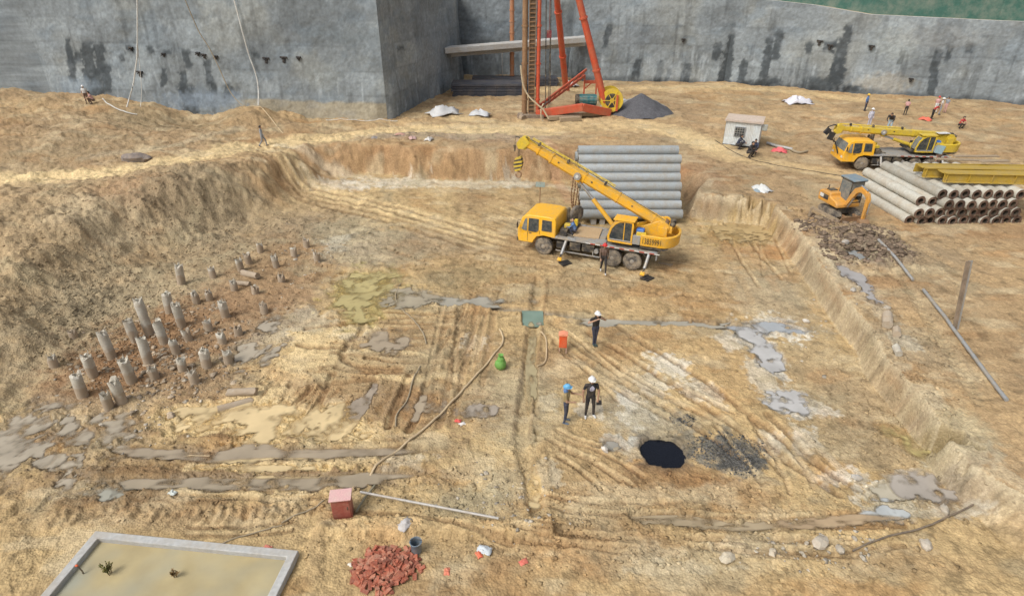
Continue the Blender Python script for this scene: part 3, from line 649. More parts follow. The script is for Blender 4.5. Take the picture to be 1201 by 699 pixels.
# mountable countable boulders
def boulder(px, py, z, r, label, col=(.5,.45,.37)):
    x, y = G(px, py, z); zz = hz(x, y); mb = MB(); r *= .8; mb.ell((0, 0, r*.25), (r, r*.75, r*.55), 9, 6, .24, int(px))
    o = mb.build('boulder', mat('stone_%d' % int(col[0]*100), col, .9, 0, .5, (.36,.27,.17), 4., bump=.6)); o.location = (x, y, zz); o.rotation_euler = (0, 0, px)
    tag(o, label, 'boulder', 'loose boulders on the site floor')
boulder(962,640,0,.36,'largest pale boulder at the lower right beside the long puddle track')
boulder(1085,640,0,.28,'pale boulder lying by the thin pole at the lower right')
boulder(1107,598,0,.26,'rounded stone at the right end of the thin pole', (.42,.38,.31))
boulder(945,378,0,.2,'small white boulder right of the cross drain end', (.6,.57,.5))
boulder(709,530,0,.19,'white round stone left of the black slurry pool', (.66,.62,.55))
boulder(723,526,0,.24,'brown stone between white stone and black slurry pool', (.34,.29,.2))
boulder(200,487,0,.24,'square block of stone at the left of the sandy puddle', (.45,.36,.26))
boulder(1000,342,1.3,.2,'grey stone on the edge of the right bench', (.4,.39,.36))
boulder(1040,362,1.3,.2,'grey stone beside the upper broken pipe pieces', (.42,.41,.38))
boulder(990,290,1.4,.26,'grey lump of concrete in the excavator spoil', (.36,.35,.33))
boulder(1005,560,0,.22,'muddy stone among milky stains at the lower right', (.4,.32,.22))
boulder(985,645,0,.2,'brownish stone right of the largest pale boulder', (.42,.3,.2))
boulder(906,648,0,.2,'flat pale stone left of the largest pale boulder', (.55,.49,.38))
boulder(852,655,0,.3,'low pale stone at the bottom of the wheel track', (.56,.5,.38))

# ------------------------------------------------------------------ retaining walls
WL = [(-88, -30), (-86, 66), (-43.5, 60), (-11.2, 56.0), (-6.0, 72.4), (-6.2, 77.5), (7.1, 77.5), (7.0, 75.2), (24, 72.6), (31, 69.6), (35.7, 67.3), (46.4, 63.8), (78, 52), (80, -30)]
WT = [11.7, 11.7, 11.7, 11.7, 11.0, 10.9, 10.9, 10.8, 10.8, 10.2, 9.5, 9.25, 9.2, 9.2]
def build_wall():
    ds = .13; dz = .16; V_ = []; F_ = []; C_ = []; base = 0
    nz = 84
    s0 = 0
    # dark weeping streaks : photo px x, top, bottom, half width px
    streaks = [(82,45,75,3),(84,60,95,4),(104,50,95,6),(117,52,88,5),(124,75,110,5),(112,85,118,7),(219,58,80,4),(214,85,110,4),(222,100,143,8),(245,70,100,4),(250,95,112,4),(268,100,115,5),
               (712,30,55,3),(773,72,98,4),(784,80,95,2),(804,75,98,5),(842,52,70,4),(858,40,60,3),(852,60,98,5),(870,70,98,4),(900,45,92,4),(912,38,70,4),(950,50,62,4),(972,48,60,6),(984,45,100,7),(994,30,45,4),
               (982,70,105,6),(1023,52,60,4),(1058,60,75,3),(1098,60,85,4),(1093,85,112,4),(1112,45,72,3),(1116,40,60,3),(1137,50,62,4),(680,75,95,4),(748,70,90,4),(1000,100,108,12),(960,92,106,16),(880,96,103,20),(905,92,100,12),
               (92,62,72,4),(152,55,62,5),(142,66,72,3),(192,80,100,3),(600,75,85,8),(470,55,60,4),(175,55,62,4),(195,60,66,5),(300,62,68,3)]
    wcol = []
    for i in range(len(WL)-1):
        p0 = np.array(WL[i]); p1 = np.array(WL[i+1]); L = np.linalg.norm(p1-p0); n = max(2, int(L/(ds if p0[1] > 50 and p1[1] > 50 and abs(p0[0]) < 80 else 1.5))); t = np.linspace(0, 1, n+1)
        top = WT[i]*(1-t)+WT[i+1]*t; nrm = np.array([(p1-p0)[1], -(p1-p0)[0]])/L
        zz = np.linspace(0, 1, nz+1)
        Z = .4+(top[None]-.4)*zz[:, None]; S = s0+t*L; SS = np.repeat(S[None], nz+1, 0)
        b = fbm(SS, Z, .35, 3, 101)*.16+fbm(SS, Z, 1.6, 4, 103)*.05+fbm(SS, Z, 6, 2, 107)*.03
        batter = (10-Z)*.05
        ed = np.minimum(t, 1-t)*L; k = np.clip(ed/.8, 0, 1)[None]
        off = (b+batter)*k+batter*(1-k)*.0
        X = p0[0]+(p1-p0)[0]*t[None]+nrm[0]*off; Y = p0[1]+(p1-p0)[1]*t[None]+nrm[1]*off
        cc = np.empty(X.shape+(3,)); a = fbm(SS, Z, .16, 4, 111)[..., None]
        cc[:] = np.array((.215,.228,.232)); cc = cc*(1+.34*a)
        wz = np.array((.25,.245,.22)); m = sstep(0, .5, fbm(SS, Z, .25, 3, 115))[..., None]*.6; cc = cc*(1-m)+wz*m
        bl = sstep(.1, .5, fbm(SS, Z*1.6, .5, 4, 118))[..., None]*.5; cc = cc*(1-bl)+np.array((.16,.185,.205))*bl
        # horizontal lifts of shotcrete
        for zl, am in ((3.9, .18), (5.9, .16), (7.9, .14)):
            cc *= (1-am*np.exp(-((Z-zl-.15*fbm(SS, Z*0, .3, 2, int(zl*10)))/.09)**2)[..., None])
        lift = (np.floor((Z-3.9)/2.)*7+np.floor(SS/6.)*3).astype(int) % 5; cc *= (1+.05*(lift-2))[..., None]
        # vertical weeping, lime runs
        run = sstep(.15, .6, fbm(SS*1., Z*.10, 2.2, 3, 121))[..., None]
        cc = cc*(1-.28*run)
        lime = sstep(.3, .65, fbm(SS, Z*.16, 3.1, 3, 127))*sstep(6.5, 4.2, Z+fbm(SS, Z, .4, 2, 130)*1.5)
        cc = cc*(1-.5*lime[..., None])+np.array((.42,.44,.45))*.5*lime[..., None]
        # lower lift left wall: bare earth strip near the corner
        if i == 2:
            e = sstep(-26, -24, X)*sstep(3.45, 3.25, Z+fbm(SS, Z, .8, 3, 140)*.2); cc = cc*(1-e[..., None]*.85)+np.array((.34,.28,.19))*e[..., None]*.85
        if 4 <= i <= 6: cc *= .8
        # project to photo px for the surveyed streaks
        dd = Y*math.cos(CAM_P)-(Z-CAM_H)*math.sin(CAM_P); uu = Y*math.sin(CAM_P)+(Z-CAM_H)*math.cos(CAM_P)
        PX = 600.5+CAM_F*X/np.maximum(dd, 1); PY = 349.5-CAM_F*uu/np.maximum(dd, 1)
        if i in (2, 3, 7, 8, 9, 10, 11):
            wob = fbm(SS, Z, .9, 3, 150)*3; wb2 = fbm(SS, Z, 3., 3, 155)
            for (sx, a0, a1, hwid) in streaks:
                lean = -(PY-(a0+a1)/2)*.18*(1 if sx > 700 else -.35)
                if sx == 222: lean = (PY-120)*.28
                f = sstep(1.15, .75, np.abs(PX-sx-lean-wob)/(hwid*1.25)+wb2*.6)*sstep(a0-4, a0+3, PY+wb2*4)*sstep(a1+4, a1-3, PY+wb2*4)
                cc = cc*(1-.88*f[..., None])+np.array((.045,.052,.056))*.88*f[..., None]
            for (rx_, rw, ry0, ry1, cl, kk) in ((780,30,70,95,(.34,.36,.37),.4),(750,40,30,60,(.16,.17,.18),.4),(1050,30,30,75,(.30,.31,.29),.5),(1040,40,85,110,(.36,.30,.22),.5),(400,50,30,55,(.16,.175,.18),.4),(380,24,75,110,(.31,.32,.30),.4),
                                                (240,60,105,130,(.24,.28,.33),.6),(660,30,60,90,(.30,.33,.35),.5),(500,20,40,100,(.27,.29,.31),.4),(90,30,90,110,(.22,.26,.30),.5),(1100,60,30,60,(.28,.27,.25),.4),(450,12,90,115,(.33,.34,.33),.5)):
                f = sstep(1.2, .5, np.sqrt(((PX-rx_)/rw)**2+((PY-(ry0+ry1)/2)/((ry1-ry0)/2))**2)+wb2*.5)[..., None]*kk
                cc = cc*(1-f)+np.array(cl)*f
        pm = sstep(-.25, .35, fbm(SS, Z*.8, .45, 5, 165))[..., None]; cc = cc*(.90+.16*pm)
        pt = sstep(.25, .55, fbm(SS*.8, Z, 1.4, 4, 170))[..., None]; cc = cc*(1-.15*pt)+np.array((.33,.35,.37))*.15*pt
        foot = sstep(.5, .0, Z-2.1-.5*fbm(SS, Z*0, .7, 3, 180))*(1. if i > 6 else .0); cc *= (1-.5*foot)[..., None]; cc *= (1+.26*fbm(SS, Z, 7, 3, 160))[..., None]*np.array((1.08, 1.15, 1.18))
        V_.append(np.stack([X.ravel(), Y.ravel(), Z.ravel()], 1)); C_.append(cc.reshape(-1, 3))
        q = np.arange(nz*(n+1)).reshape(nz, n+1)[:, :-1].ravel()+base; F_.append(np.stack([q, q+1, q+n+2, q+n+1], 1)); base += (nz+1)*(n+1); s0 += L
        # coping top of the wall, 0.45 m thick, and its back
        tp = np.stack([X[-1], Y[-1], Z[-1]], 1); bkk = np.stack([p0[0]+(p1-p0)[0]*t-nrm[0]*.45, p0[1]+(p1-p0)[1]*t-nrm[1]*.45, top], 1)
        V_.append(np.concatenate([tp, bkk])); C_.append(np.tile(np.array((.42,.43,.42)), (2*(n+1), 1)))
        q = np.arange(n)+base; F_.append(np.stack([q, q+1, q+n+2, q+n+1], 1)); base += 2*(n+1)
    m, nt, bs = newmat('shotcrete'); L_ = nt.links
    at = N(nt, 'ShaderNodeAttribute', attribute_name='soil'); g = N(nt, 'ShaderNodeNewGeometry')
    n1 = N(nt, 'ShaderNodeTexNoise', Scale=3., Detail=8., Roughness=.7); L_.new(g.outputs['Position'], n1.inputs['Vector'])
    r = ramp(nt, n1.outputs['Fac'], .3, .72, (.80,)*3, (1.18,)*3); L_.new(mixrgb(nt, 'MULTIPLY', 1., at.outputs['Color'], r.outputs[0]), bs.inputs['Base Color'])
    bs.inputs['Roughness'].default_value = .88
    bp = N(nt, 'ShaderNodeBump', Strength=.5, Distance=.04); L_.new(n1.outputs['Fac'], bp.inputs['Height']); L_.new(bp.outputs[0], bs.inputs['Normal'])
    me = mesh_np('retaining_wall', np.concatenate(V_), np.concatenate(F_), m); vcol(me, np.concatenate(C_))
    return tag(link('retaining_wall', me), 'tall grey sprayed concrete retaining wall with dark seepage streaks around the pit', 'wall')
wall = build_wall()
SHOT = bpy.data.materials['shotcrete']
CONC = mat('concrete', (.44,.44,.42), .85, 0, .4, (.36,.29,.2), 1.5, bump=.5)
CONCD = mat('dark_concrete', (.16,.17,.175), .9, 0, .3, (.25,.22,.18), 1.5)
# anchor heads in the wall (dark pockets with a steel stub)
DRK = mat('dark_steel', (.03,.03,.033), .55, .3, .3, (.2,.16,.11))
for px, py in ((312,68),(334,67),(350,67),(240,64),(256,66),(232,62),(156,56),(193,63),(165,84),(962,48),(974,53),(1022,54),(1068,92),(802,46)):
    Yw = 57.3 if px < 460 else (73.5 if px < 860 else 68.2 if px < 1000 else 66)
    # find wall plane point
    best = None
    for i in (2, 7, 8, 9, 10, 11):
        (x0, y0), (x1, y1) = WL[i], WL[i+1]
        for t in np.linspace(0, 1, 120):
            xx = x0+(x1-x0)*t; yy = y0+(y1-y0)*t; p = V(px, py, yy)
            e = abs(p.x-xx)
            if best is None or e < best[0]: best = (e, Vector((xx, yy, p.z)), Vector(((y1-y0), -(x1-x0), 0)).normalized())
    q, nr = best[1], best[2]; mb = MB()
    q = q+nr*(.05*(10-q.z)+.05)
    az_ = math.atan2(nr.y, nr.x)+PI/2; sr = .6+.5*((px*7+py*3) % 10)/10; mb.box(q, (.62*sr, .2, .13), rz=az_, ry=.06); mb.cyl(q, q+nr*.4+Vector((0, 0, -.1)), .045, n=8); mb.box(q+Vector((0, 0, -.25*sr))+nr*.02, (.24*sr, .12, .4*sr), rz=az_, ry=.2*sr)
    mb.build('anchor_head', DRK, wall, .03)
# ledge strut across the recess, and grey skirt spill at the foot of the return wall
mb = MB(); a = Vector((-7.2, 69., 5.95)); b = Vector((8.2, 73.6, 6.5)); mb.beam(a, b, 1.5, .55); mb.beam(a+Vector((0, 1.1, -.55)), b+Vector((0, 1.1, -.55)), .7, .6)
tag(mb.build('concrete_strut', CONC, bevel=.04), 'pale concrete strut spanning the dark recess in the back wall', 'beam')
# top-side ground beyond the wall and site hoarding
mb = MB(); n = len(WL); outs = []
cx, cy = 0, 30
for (x, y), zt in zip(WL, WT):
    d = Vector((x-cx, y-cy)); d.normalize(); outs.append((x+d.x*.35, y+d.y*.35, zt-.08))
outs[5] = (-6.6, 77.9, 10.8); outs[6] = (7.5, 77.9, 10.8); outs[4] = (-6.4, 72.9, 10.9); outs[7] = (7.3, 75.6, 10.7)
far = [(x*9, (y-30)*9+30, zt+.2) for (x, y, zt) in outs]
mb.add(outs+far, [(i, i+1, n+i+1, n+i) for i in range(n-1)])
o = mb.build('upper_ground', mat('upper_soil', (.38,.30,.2), .95, 0, .6, (.5,.4,.27), .5, bump=.5)); tag(o, 'bare earth beyond the top of the retaining wall', 'ground', kind='structure')
HG = mat('green_hoarding', (.045,.13,.10), .6, 0, .4, (.3,.3,.24), .8)
def hoarding(pts, label):
    t = thing('hoarding_fence', label, 'fence'); mbp = MB(); mbs = MB()
    for (a, b) in zip(pts[:-1], pts[1:]):
        a = Vector(a); b = Vector(b); L = (b-a).length; k = max(1, round(L/2.4)); d = (b-a)/L; nr = Vector((d.y, -d.x, 0))
        nn = int(L/.15); prof = []
        for i in range(nn+1):
            p = a+d*(i*L/nn)+nr*(.03 if i % 2 else 0); prof.append(p)
        vs = prof+[p+Vector((0, 0, 2.4)) for p in prof]; mbp.add(vs, [(i, i+1, nn+2+i, nn+1+i) for i in range(nn)])
        for i in range(k+1): q = a+(b-a)*(i/k)-nr*.05; mbs.box(q+Vector((0, 0, 1.25)), (.07, .07, 2.5), rz=math.atan2(d.y, d.x))
        mbs.beam(a+Vector((0, 0, 2.4)), b+Vector((0, 0, 2.4)), .05, .06)
    mbp.build('panel', HG, t); mbs.build('post_frame', DRK, t)
hoarding([(26,73.6,10.3),(31.4,71.0,9.9),(36.6,68.6,9.3),(47.2,65.2,9.15),(78,54,9.1)], 'green corrugated hoarding along the top of the right-hand wall')

# ------------------------------------------------------------------ concrete basin bottom left
t = thing('concrete_basin', 'rectangular concrete basin full of muddy yellow water at the lower left', 'basin', (BA[0][0], BA[0][1], 0))
o0 = Vector((BA[0][0], BA[0][1], 0))
P4 = [Vector((*p, 0)) for p in BPOLY]
ctr = sum(P4, Vector())/4
mb = MB(); outp = P4; inp = []
for k in range(4):
    p = P4[k]; a = (P4[k-1]-p).normalized(); b = (P4[(k+1) % 4]-p).normalized(); s = abs(a.cross(b).z); inp.append(p+(a+b)*.24/s)
vs = []
for z, pp in ((-.9, outp), (.30, outp), (.30, inp), (-.9, inp)): vs += [Vector((p.x, p.y, z))-o0 for p in pp]
fs = []
for r_ in range(3):
    for k in range(4): j = (k+1) % 4; fs.append((r_*4+k, r_*4+j, (r_+1)*4+j, (r_+1)*4+k))
mb.add(vs, fs); mb.build('basin_wall', CONC, t, .02)
mb = MB(); mb.add([Vector((p.x, p.y, .13))-o0 for p in inp], [(0, 1, 2, 3)]); mb.build('basin_water', water_mat('basin_water', (.42,.345,.19)), t); bw_ = bpy.data.materials['basin_water']; nb_ = bw_.node_tree; pb_ = nb_.nodes['Principled BSDF']; sc_ = pb_.inputs['Base Color'].links[0].from_socket; gg_ = N(nb_, 'ShaderNodeNewGeometry'); nn_ = N(nb_, 'ShaderNodeTexNoise', Scale=.32, Detail=3.); nb_.links.new(gg_.outputs['Position'], nn_.inputs['Vector']); rq_ = ramp(nb_, nn_.outputs['Fac'], .45, .62, (0,0,0), (.75,)*3); nb_.links.new(mixrgb(nb_, 'MIX', rq_.outputs[0], sc_, (.31,.325,.27)), pb_.inputs['Base Color']); pb_.inputs['Roughness'].default_value = .03  # grey-green patches mixed into the water colour imitate a sky reflection

# ================================================================== MATERIALS for things
DUST = (.42,.32,.19)
YEL = mat('crane_yellow', (.80,.42,.02), .5, 0, .5, (.50,.35,.15), 4.)
YEL2 = mat('faded_yellow', (.66,.47,.03), .5, 0, .45, (.42,.32,.13), 2.5)
CABY = mat('cab_yellow', (.84,.44,.015), .45, 0, .38, (.55,.38,.16), 4.)
ORG = mat('excavator_orange', (.66,.31,.045), .5, 0, .5, (.40,.27,.14), 3.)
GLS = mat('dark_glass', (.035,.045,.05), .12, 0, .25, (.3,.27,.2), 5., bump=0)
GLL = mat('dusty_glass', (.14,.16,.16), .2, 0, .5, (.35,.31,.24), 4., bump=0)
BLK = mat('chassis_black', (.03,.028,.027), .7, 0, .7, (.24,.19,.12), 3.)
TYR = mat('tyre_rubber', (.09,.08,.07), .9, 0, .9, (.34,.28,.2), 3., bump=.5)
RIMM = mat('rim_steel', (.30,.29,.27), .6, .2, .6, DUST, 6.)
GSTL = mat('grey_steel', (.36,.37,.37), .5, .3, .5, DUST, 3.)
DECK = mat('deck_plate', (.28,.28,.27), .7, .1, .6, DUST, 1.5)
PLY = mat('plywood', (.44,.30,.16), .8, 0, .5, (.5,.38,.23), 2.)
WHT = mat('white_paint', (.66,.67,.65), .5, 0, .3, DUST, 2.)
REDP = mat('red_paint', (.50,.035,.02), .5, 0, .4, (.36,.2,.12), 2.)
RIGR = mat('rig_red', (.56,.085,.035), .55, 0, .4, (.38,.2,.11), 1.)
RUST = mat('rusty_brown', (.27,.155,.08), .75, .2, .6, (.38,.25,.14), 1.5)
BLU = mat('blue_paint', (.03,.17,.55), .5, 0, .2, DUST, 3.)
CHRM = mat('cylinder_rod', (.55,.57,.58), .25, .8, .1, DUST, 3.)
PIPEC = mat('pipe_concrete', (.39,.415,.42), .8, 0, .55, (.36,.31,.23), 2.2, bump=.5)
PIPEL = mat('pile_concrete', (.48,.47,.42), .8, 0, .5, (.38,.31,.22), 1.6, bump=.3)
PEND = mat('pipe_end', (.11,.065,.045), .8, .2, .6, (.32,.24,.17), 5., bump=.3)
HOLE = mat('pipe_bore', (.035,.028,.022), .95, 0, .2)
WOOD = mat('weathered_wood', (.30,.23,.15), .85, 0, .5, (.4,.31,.2), 4., bump=.4)
TEAL = mat('motor_teal', (.02,.16,.18), .5, 0, .4, DUST, 3.)

def wheel(parent, x, y, r=.5, w=.3, side=-1):
    mb = MB(); n = 30
    prof = [(r*.56, -w/2), (r*.80, -w/2), (r*.95, -w*.44), (r, -w*.3), (r, w*.3), (r*.95, w*.44), (r*.80, w/2), (r*.56, w/2)]
    mb.rings(prof, (0, 0, 0), 'y', n)
    for i in range(n):   # tread lugs
        t = 2*PI*(i+.5)/n; c = Vector((math.cos(t)*r, 0, math.sin(t)*r))
        for s in (-1, 1): mb.box(c+Vector((0, s*w*.26, 0)), (.03, w*.36, r*.11), ry=-t)
    wl = mb.build('wheel', TYR, parent); wl.location = (x, y, r)
    mb = MB(); mb.rings([(r*.57, side*(w/2-.02)), (r*.54, side*(w/2+.012)), (r*.46, side*(w/2-.05)), (r*.26, side*(w/2-.07)), (r*.22, side*(w/2+.02)), (r*.10, side*(w/2+.035))], (0, 0, 0), 'y', 24)
    for i in range(8): t = 2*PI*i/8; mb.cyl((math.cos(t)*r*.35, side*(w/2-.08), math.sin(t)*r*.35), (math.cos(t)*r*.35, side*(w/2-.02), math.sin(t)*r*.35), .022, n=6)
    mb.build('rim', RIMM, wl)
    return wl

def truck_crane(loc, rz, label, boom_ang, boom_len, far=False, number=None):
    t = thing('truck_crane', label, 'crane truck', loc, rz)
    Y = YEL2 if far else YEL
    # chassis
    mb = MB()
    for y in (-.42, .42): mb.beam((-4., y, .88), (3.6, y, .88), .14, .3)
    for x in (-3.6, -2.2, -1.2, -.2, .8, 1.8, 2.8, 3.5): mb.beam((x, -.45, .88), (x, .45, .88), .12, .2)
    for x in (-2.7, 1.3, 2.4): mb.cyl((x, -.9, .5), (x, .9, .5), .09); mb.ell((x, 0, .5), (.25, .22, .22))
    mb.box((-1.25, 0, .55), (.5, .6, .3)); mb.cyl((-1.9, 0, .55), (1.2, 0, .52), .05)
    for x in (1.3, 2.4): mb.box((x, -.62, .68), (.8, .1, .08)); mb.box((x, .62, .68), (.8, .1, .08))
    mb.build('chassis', BLK, t, .015)
    # side boxes / tanks
    for s in (-1, 1):
        mb = MB(); mb.box((-.85, s*.88, .78), (.62, .42, .46)); mb.box((-.10, s*.9, .80), (.7, .38, .42)); mb.box((-1.7, s*.85, .72), (.5, .4, .4)); mb.build('tool_box', BLK, t, .03)
        mb = MB(); mb.cyl((.36, s*.82, .70), (.36, s*1.06, .70), .14); mb.beam((-1.95, s*1.12, .42), (.6, s*1.12, .42), .05, .06); mb.beam((-1.5, s*1.12, .4), (-1.5, s*1.05, .8), .04, .04); mb.beam((.2, s*1.12, .4), (.2, s*1.05, .8), .04, .04); mb.build('side_rail', GSTL, t)
    # deck
    mb = MB(); mb.box((.72, 0, 1.16), (5.9, 2.3, .1)); mb.mi = 1
    for x in (-2.1, -1.1, .2, 1.2, 2.4, 3.4): mb.box((x, -1.0, 1.226), (.5, .26, .03)); mb.box((x, 1.0, 1.226), (.5, .26, .03))
    mb.mi = 0; mb.box((3.66, 0, 1.0), (.06, 2.3, .42))
    mb.build('deck', [DECK, GSTL], t, .012)
    for s in (-1, 1):
        mb = MB()
        for i in range(15): mb.mi = i % 2; mb.box((-.1+i*.27, s*1.153, 1.16), (.27, .012, .05))
        mb.build('hazard_strip', [WHT, REDP], t)
    # fenders above the rear wheels
    mb = MB()
    for s in (-1, 1):
        mb.box((1.85, s*.98, 1.085), (2.5, .36, .03)); mb.beam((.55, s*.98, .85), (.72, s*.98, 1.08), .36, .03); mb.beam((3.15, s*.98, .85), (2.98, s*.98, 1.08), .36, .03)
    mb.build('mudguard', BLK, t)
    for x in (-2.7, 1.3, 2.4):
        for s in (-1, 1):
            wheel(t, x, s*.97, side=s)
    # driver cab with crew row
    prof = [(-4.22,.62),(-4.27,.95),(-4.26,1.38),(-4.02,2.06),(-3.9,2.17),(-3.6,2.24),(-2.5,2.26),(-2.12,2.2),(-2.02,2.05),(-2.0,1.25),(-2.0,1.12),(-2.14,1.12),(-2.22,1.12),(-2.7,1.16),(-3.1,1.04),(-3.28,.78),(-3.34,.62)]
    tp = lambda x, z: 1-max(0, z-1.32)*.13
    mb = MB(); mb.prism(prof, -1.16, 1.16, tp); cab = mb.build('driver_cab', YEL2 if False else CABY, t, .045)
    def sidepane(poly, name, m=GLS):
        for s in (-1, 1):
            mb = MB(); mb.prism([(x, z) for x, z in poly], s*1.152, s*1.172, tp); mb.build(name, m, cab, .006)
    sidepane([(-4.02,1.42),(-3.84,2.0),(-3.72,2.04),(-3.70,1.34),(-3.9,1.34)], 'side_window', GLL)
    sidepane([(-3.62,1.32),(-3.62,2.06),(-3.02,2.08),(-3.0,1.42),(-3.15,1.32)], 'side_window')
    sidepane([(-2.82,1.45),(-2.82,2.07),(-2.26,2.06),(-2.22,1.45)], 'side_window')
    mb = MB()
    a = [(-4.235,-1.02,1.42),(-4.235,1.02,1.42),(-4.03,.93,2.04),(-4.03,-.93,2.04)]; off = Vector((-.028,0,.01))
    vs = [Vector(p)+off for p in a]+[Vector(p)-off*.5 for p in a]; mb.add(vs, [(0,1,2,3),(7,6,5,4),(0,4,5,1),(1,5,6,2),(2,6,7,3),(3,7,4,0)]); mb.build('windscreen', GLL, cab)
    for s in (-1, 1):
        mb = MB(); z = 1.2; mb.box((-4.27, s*.85, .95), (.05, .3, .16)); mb.build('headlight', WHT, cab, .02)
        mb = MB(); mb.box((-3.5, s*1.175, 1.24), (.16, .03, .03)); mb.build('door_handle', BLK, cab)
        mb = MB(); mb.tube([(-4.1,s*1.1,1.9),(-4.2,s*1.3,1.92),(-4.22,s*1.33,1.6)], .015); mb.box((-4.2, s*1.34, 1.66), (.05, .14, .32)); mb.build('mirror', BLK, cab)
    mb = MB()
    for s in (-1, 1): mb.beam((-3.66, s*1.166, .7), (-3.66, s*1.166, 1.3), .02, .01); mb.beam((-2.93, s*1.166, 1.2), (-2.93, s*1.166, 1.44), .02, .01)
    mb.box((-4.28, 0, .72), (.07, 2.3, .2)); mb.box((-4.29, 0, 1.12), (.03, 1.3, .18)); mb.build('bumper', BLK if not far else CABY, cab, .02)
    # behind the cab: engine hood, air filter, spare wheel
    mb = MB(); mb.box((-1.68, .1, 1.36), (.5, 1.1, .3)); mb.box((-1.62, -.72, 1.4), (.4, .34, .38)); mb.cyl((-1.85, .75, 1.2), (-1.85, .75, 2.3), .09); mb.box((-1.3, .2, 1.3), (.3, 1.5, .2)); mb.tube([(-1.9,-.5,1.4),(-1.7,-.9,1.5),(-1.3,-.8,1.35),(-1.0,-.9,1.3)], .04); mb.build('engine_cover', BLK, t, .03)
    mb = MB(); r = .48; mb.rings([(r*.5,-.13),(r*.82,-.14),(r,-.09),(r,.09),(r*.82,.14),(r*.5,.13)], (0,0,0), 'y', 26); sp = mb.build('spare_wheel', TYR, t); sp.location = (-1.45, .98, 1.9); sp.rotation_euler = (0, 0, R(62))
    mb = MB(); mb.cyl((0,-.08,0), (0,.08,0), r*.52); mb.build('rim', RIMM, sp)
    mb = MB(); mb.beam((-1.5,.95,1.2), (-1.5,.95,1.9), .08, .08); mb.box((-1.3, .5, 1.5), (.2, .2, .5)); mb.box((-1.55,-.3,1.62), (.35,.3,.26)); mb.build('spare_bracket', YEL2, t, .02)
    if not far:
        mb = MB(); mb.box((-.48, .12, 1.245), (1.45, 1.45, .05), rz=.12); mb.build('plywood_sheet', PLY, t)
        mb = MB(); mb.box((.55, -.85, 1.25), (.6, .5, .06), rz=.1); mb.build('cover_plate', GSTL, t)
    # outriggers: A-shaped folding legs
    for x, dx in ((-1.35, .0), (3.28, 0.)):
        for s in (-1, 1):
            g = MB(); g.beam((x, s*.7, 1.0), (x-.06, s*1.35, .62), .16, .2); g.mi = 1; g.cyl((x-.02, s*1.0, 1.12), (x-.1, s*1.62, .45), .085); g.mi = 0; g.cyl((x-.1, s*1.6, .47), (x-.13, s*1.78, .28), .05)
            lg = g.build('outrigger', [BLK, GSTL], t, .01)
            g = MB(); g.box((x-.14, s*1.80, .22), (.24, .2, .1), rx=-s*.5); g.beam((x-.12, s*1.74, .34), (x-.16, s*1.84, .2), .14, .07); g.build('foot', YEL, lg, .02)
    # turntable and upper structure
    mb = MB(); mb.cyl((1.9, 0, 1.2), (1.9, 0, 1.36), .62, n=30); mb.cyl((1.9, 0, 1.36), (1.9, 0, 1.44), .72, n=30); mb.build('slewing_ring', BLK, t)
    up = MB()
    up.box((2.4, 0, 1.52), (3.2, 1.9, .16)); up.mi = 1
    up.prism([(1.5,1.6),(1.5,1.95),(2.7,2.35),(3.5,2.75),(3.72,2.7),(3.8,2.2),(3.9,1.6)], .28, .36); up.prism([(1.5,1.6),(1.5,1.95),(2.7,2.35),(3.5,2.75),(3.72,2.7),(3.8,2.2),(3.9,1.6)], -.36, -.28)
    up.mi = 0; up.box((2.3, .62, 1.75), (1.7, .45, .3)); up.box((2.75, -.6, 1.72), (.7, .5, .26))
    up.build('turntable_frame', [BLK, Y], t, .02)
    # operator cab
    ox0, ox1 = 1.05, 2.28
    arch = [(ox0-.08,1.5),(ox0-.12,1.8),(ox0+.02,2.3),(ox0+.22,2.6),(ox0+.5,2.76),(ox0+.8,2.8),(ox1,2.78),(ox1+.04,2.6),(ox1,1.5)]
    mb = MB()
    inner = [(ox0+.02,1.62),(ox0,1.82),(ox0+.12,2.25),(ox0+.3,2.5),(ox0+.52,2.64),(ox0+.8,2.68),(ox1-.08,2.67),(ox1-.06,2.55),(ox1-.08,1.62)]
    for y in (-1.16, -.44):
        vs = []; n = len(arch)
        for yy in (y, y+.06):
            for p in arch: vs.append((p[0], yy, p[1]))
            for p in inner: vs.append((p[0], yy, p[1]))
        fs = []
        for i in range(n):
            j = (i+1) % n
            fs += [(i, j, n+j, n+i), (2*n+j, 2*n+i, 3*n+i, 3*n+j), (i, 2*n+i, 2*n+j, j), (n+j, 3*n+j, 3*n+i, n+i)]
        mb.add(vs, fs)
    for (x0, z0), (x1, z1) in zip(arch[2:6], arch[3:7]): mb.beam((x0, -.8, z0-.02), (x1, -.8, z1-.02), .66, .035, up=(0, 0, 1)) if x0 > ox0+.15 else None
    mb.box((1.66, -.8, 1.52), (1.3, .78, .08)); mb.box((ox1-.5, -.8, 2.78), (1.15, .8, .05)); mb.box((ox1-.02, -.8, 1.95), (.05, .7, .8))
    mb.beam((1.82,-1.13,1.6),(1.82,-1.13,2.7),.05,.05)
    oc = mb.build('operator_cab', YEL if not far else YEL2, t, .012)
    mb = MB(); mb.prism(inner, -1.13, -1.11); mb.build('window', GLS, oc); mb = MB(); mb.prism(inner, -.42, -.40); mb.build('window', GLS, oc)
    mb = MB(); a0, a1 = arch[1], arch[2]; mb.beam((a0[0]+.02,-.78,a0[1]-.1),(a1[0]+.02,-.78,a1[1]),.64,.015); mb.beam((a1[0]+.03,-.78,a1[1]),(arch[3][0]+.02,-.78,arch[3][1]),.64,.015); mb.build('window', GLL, oc)
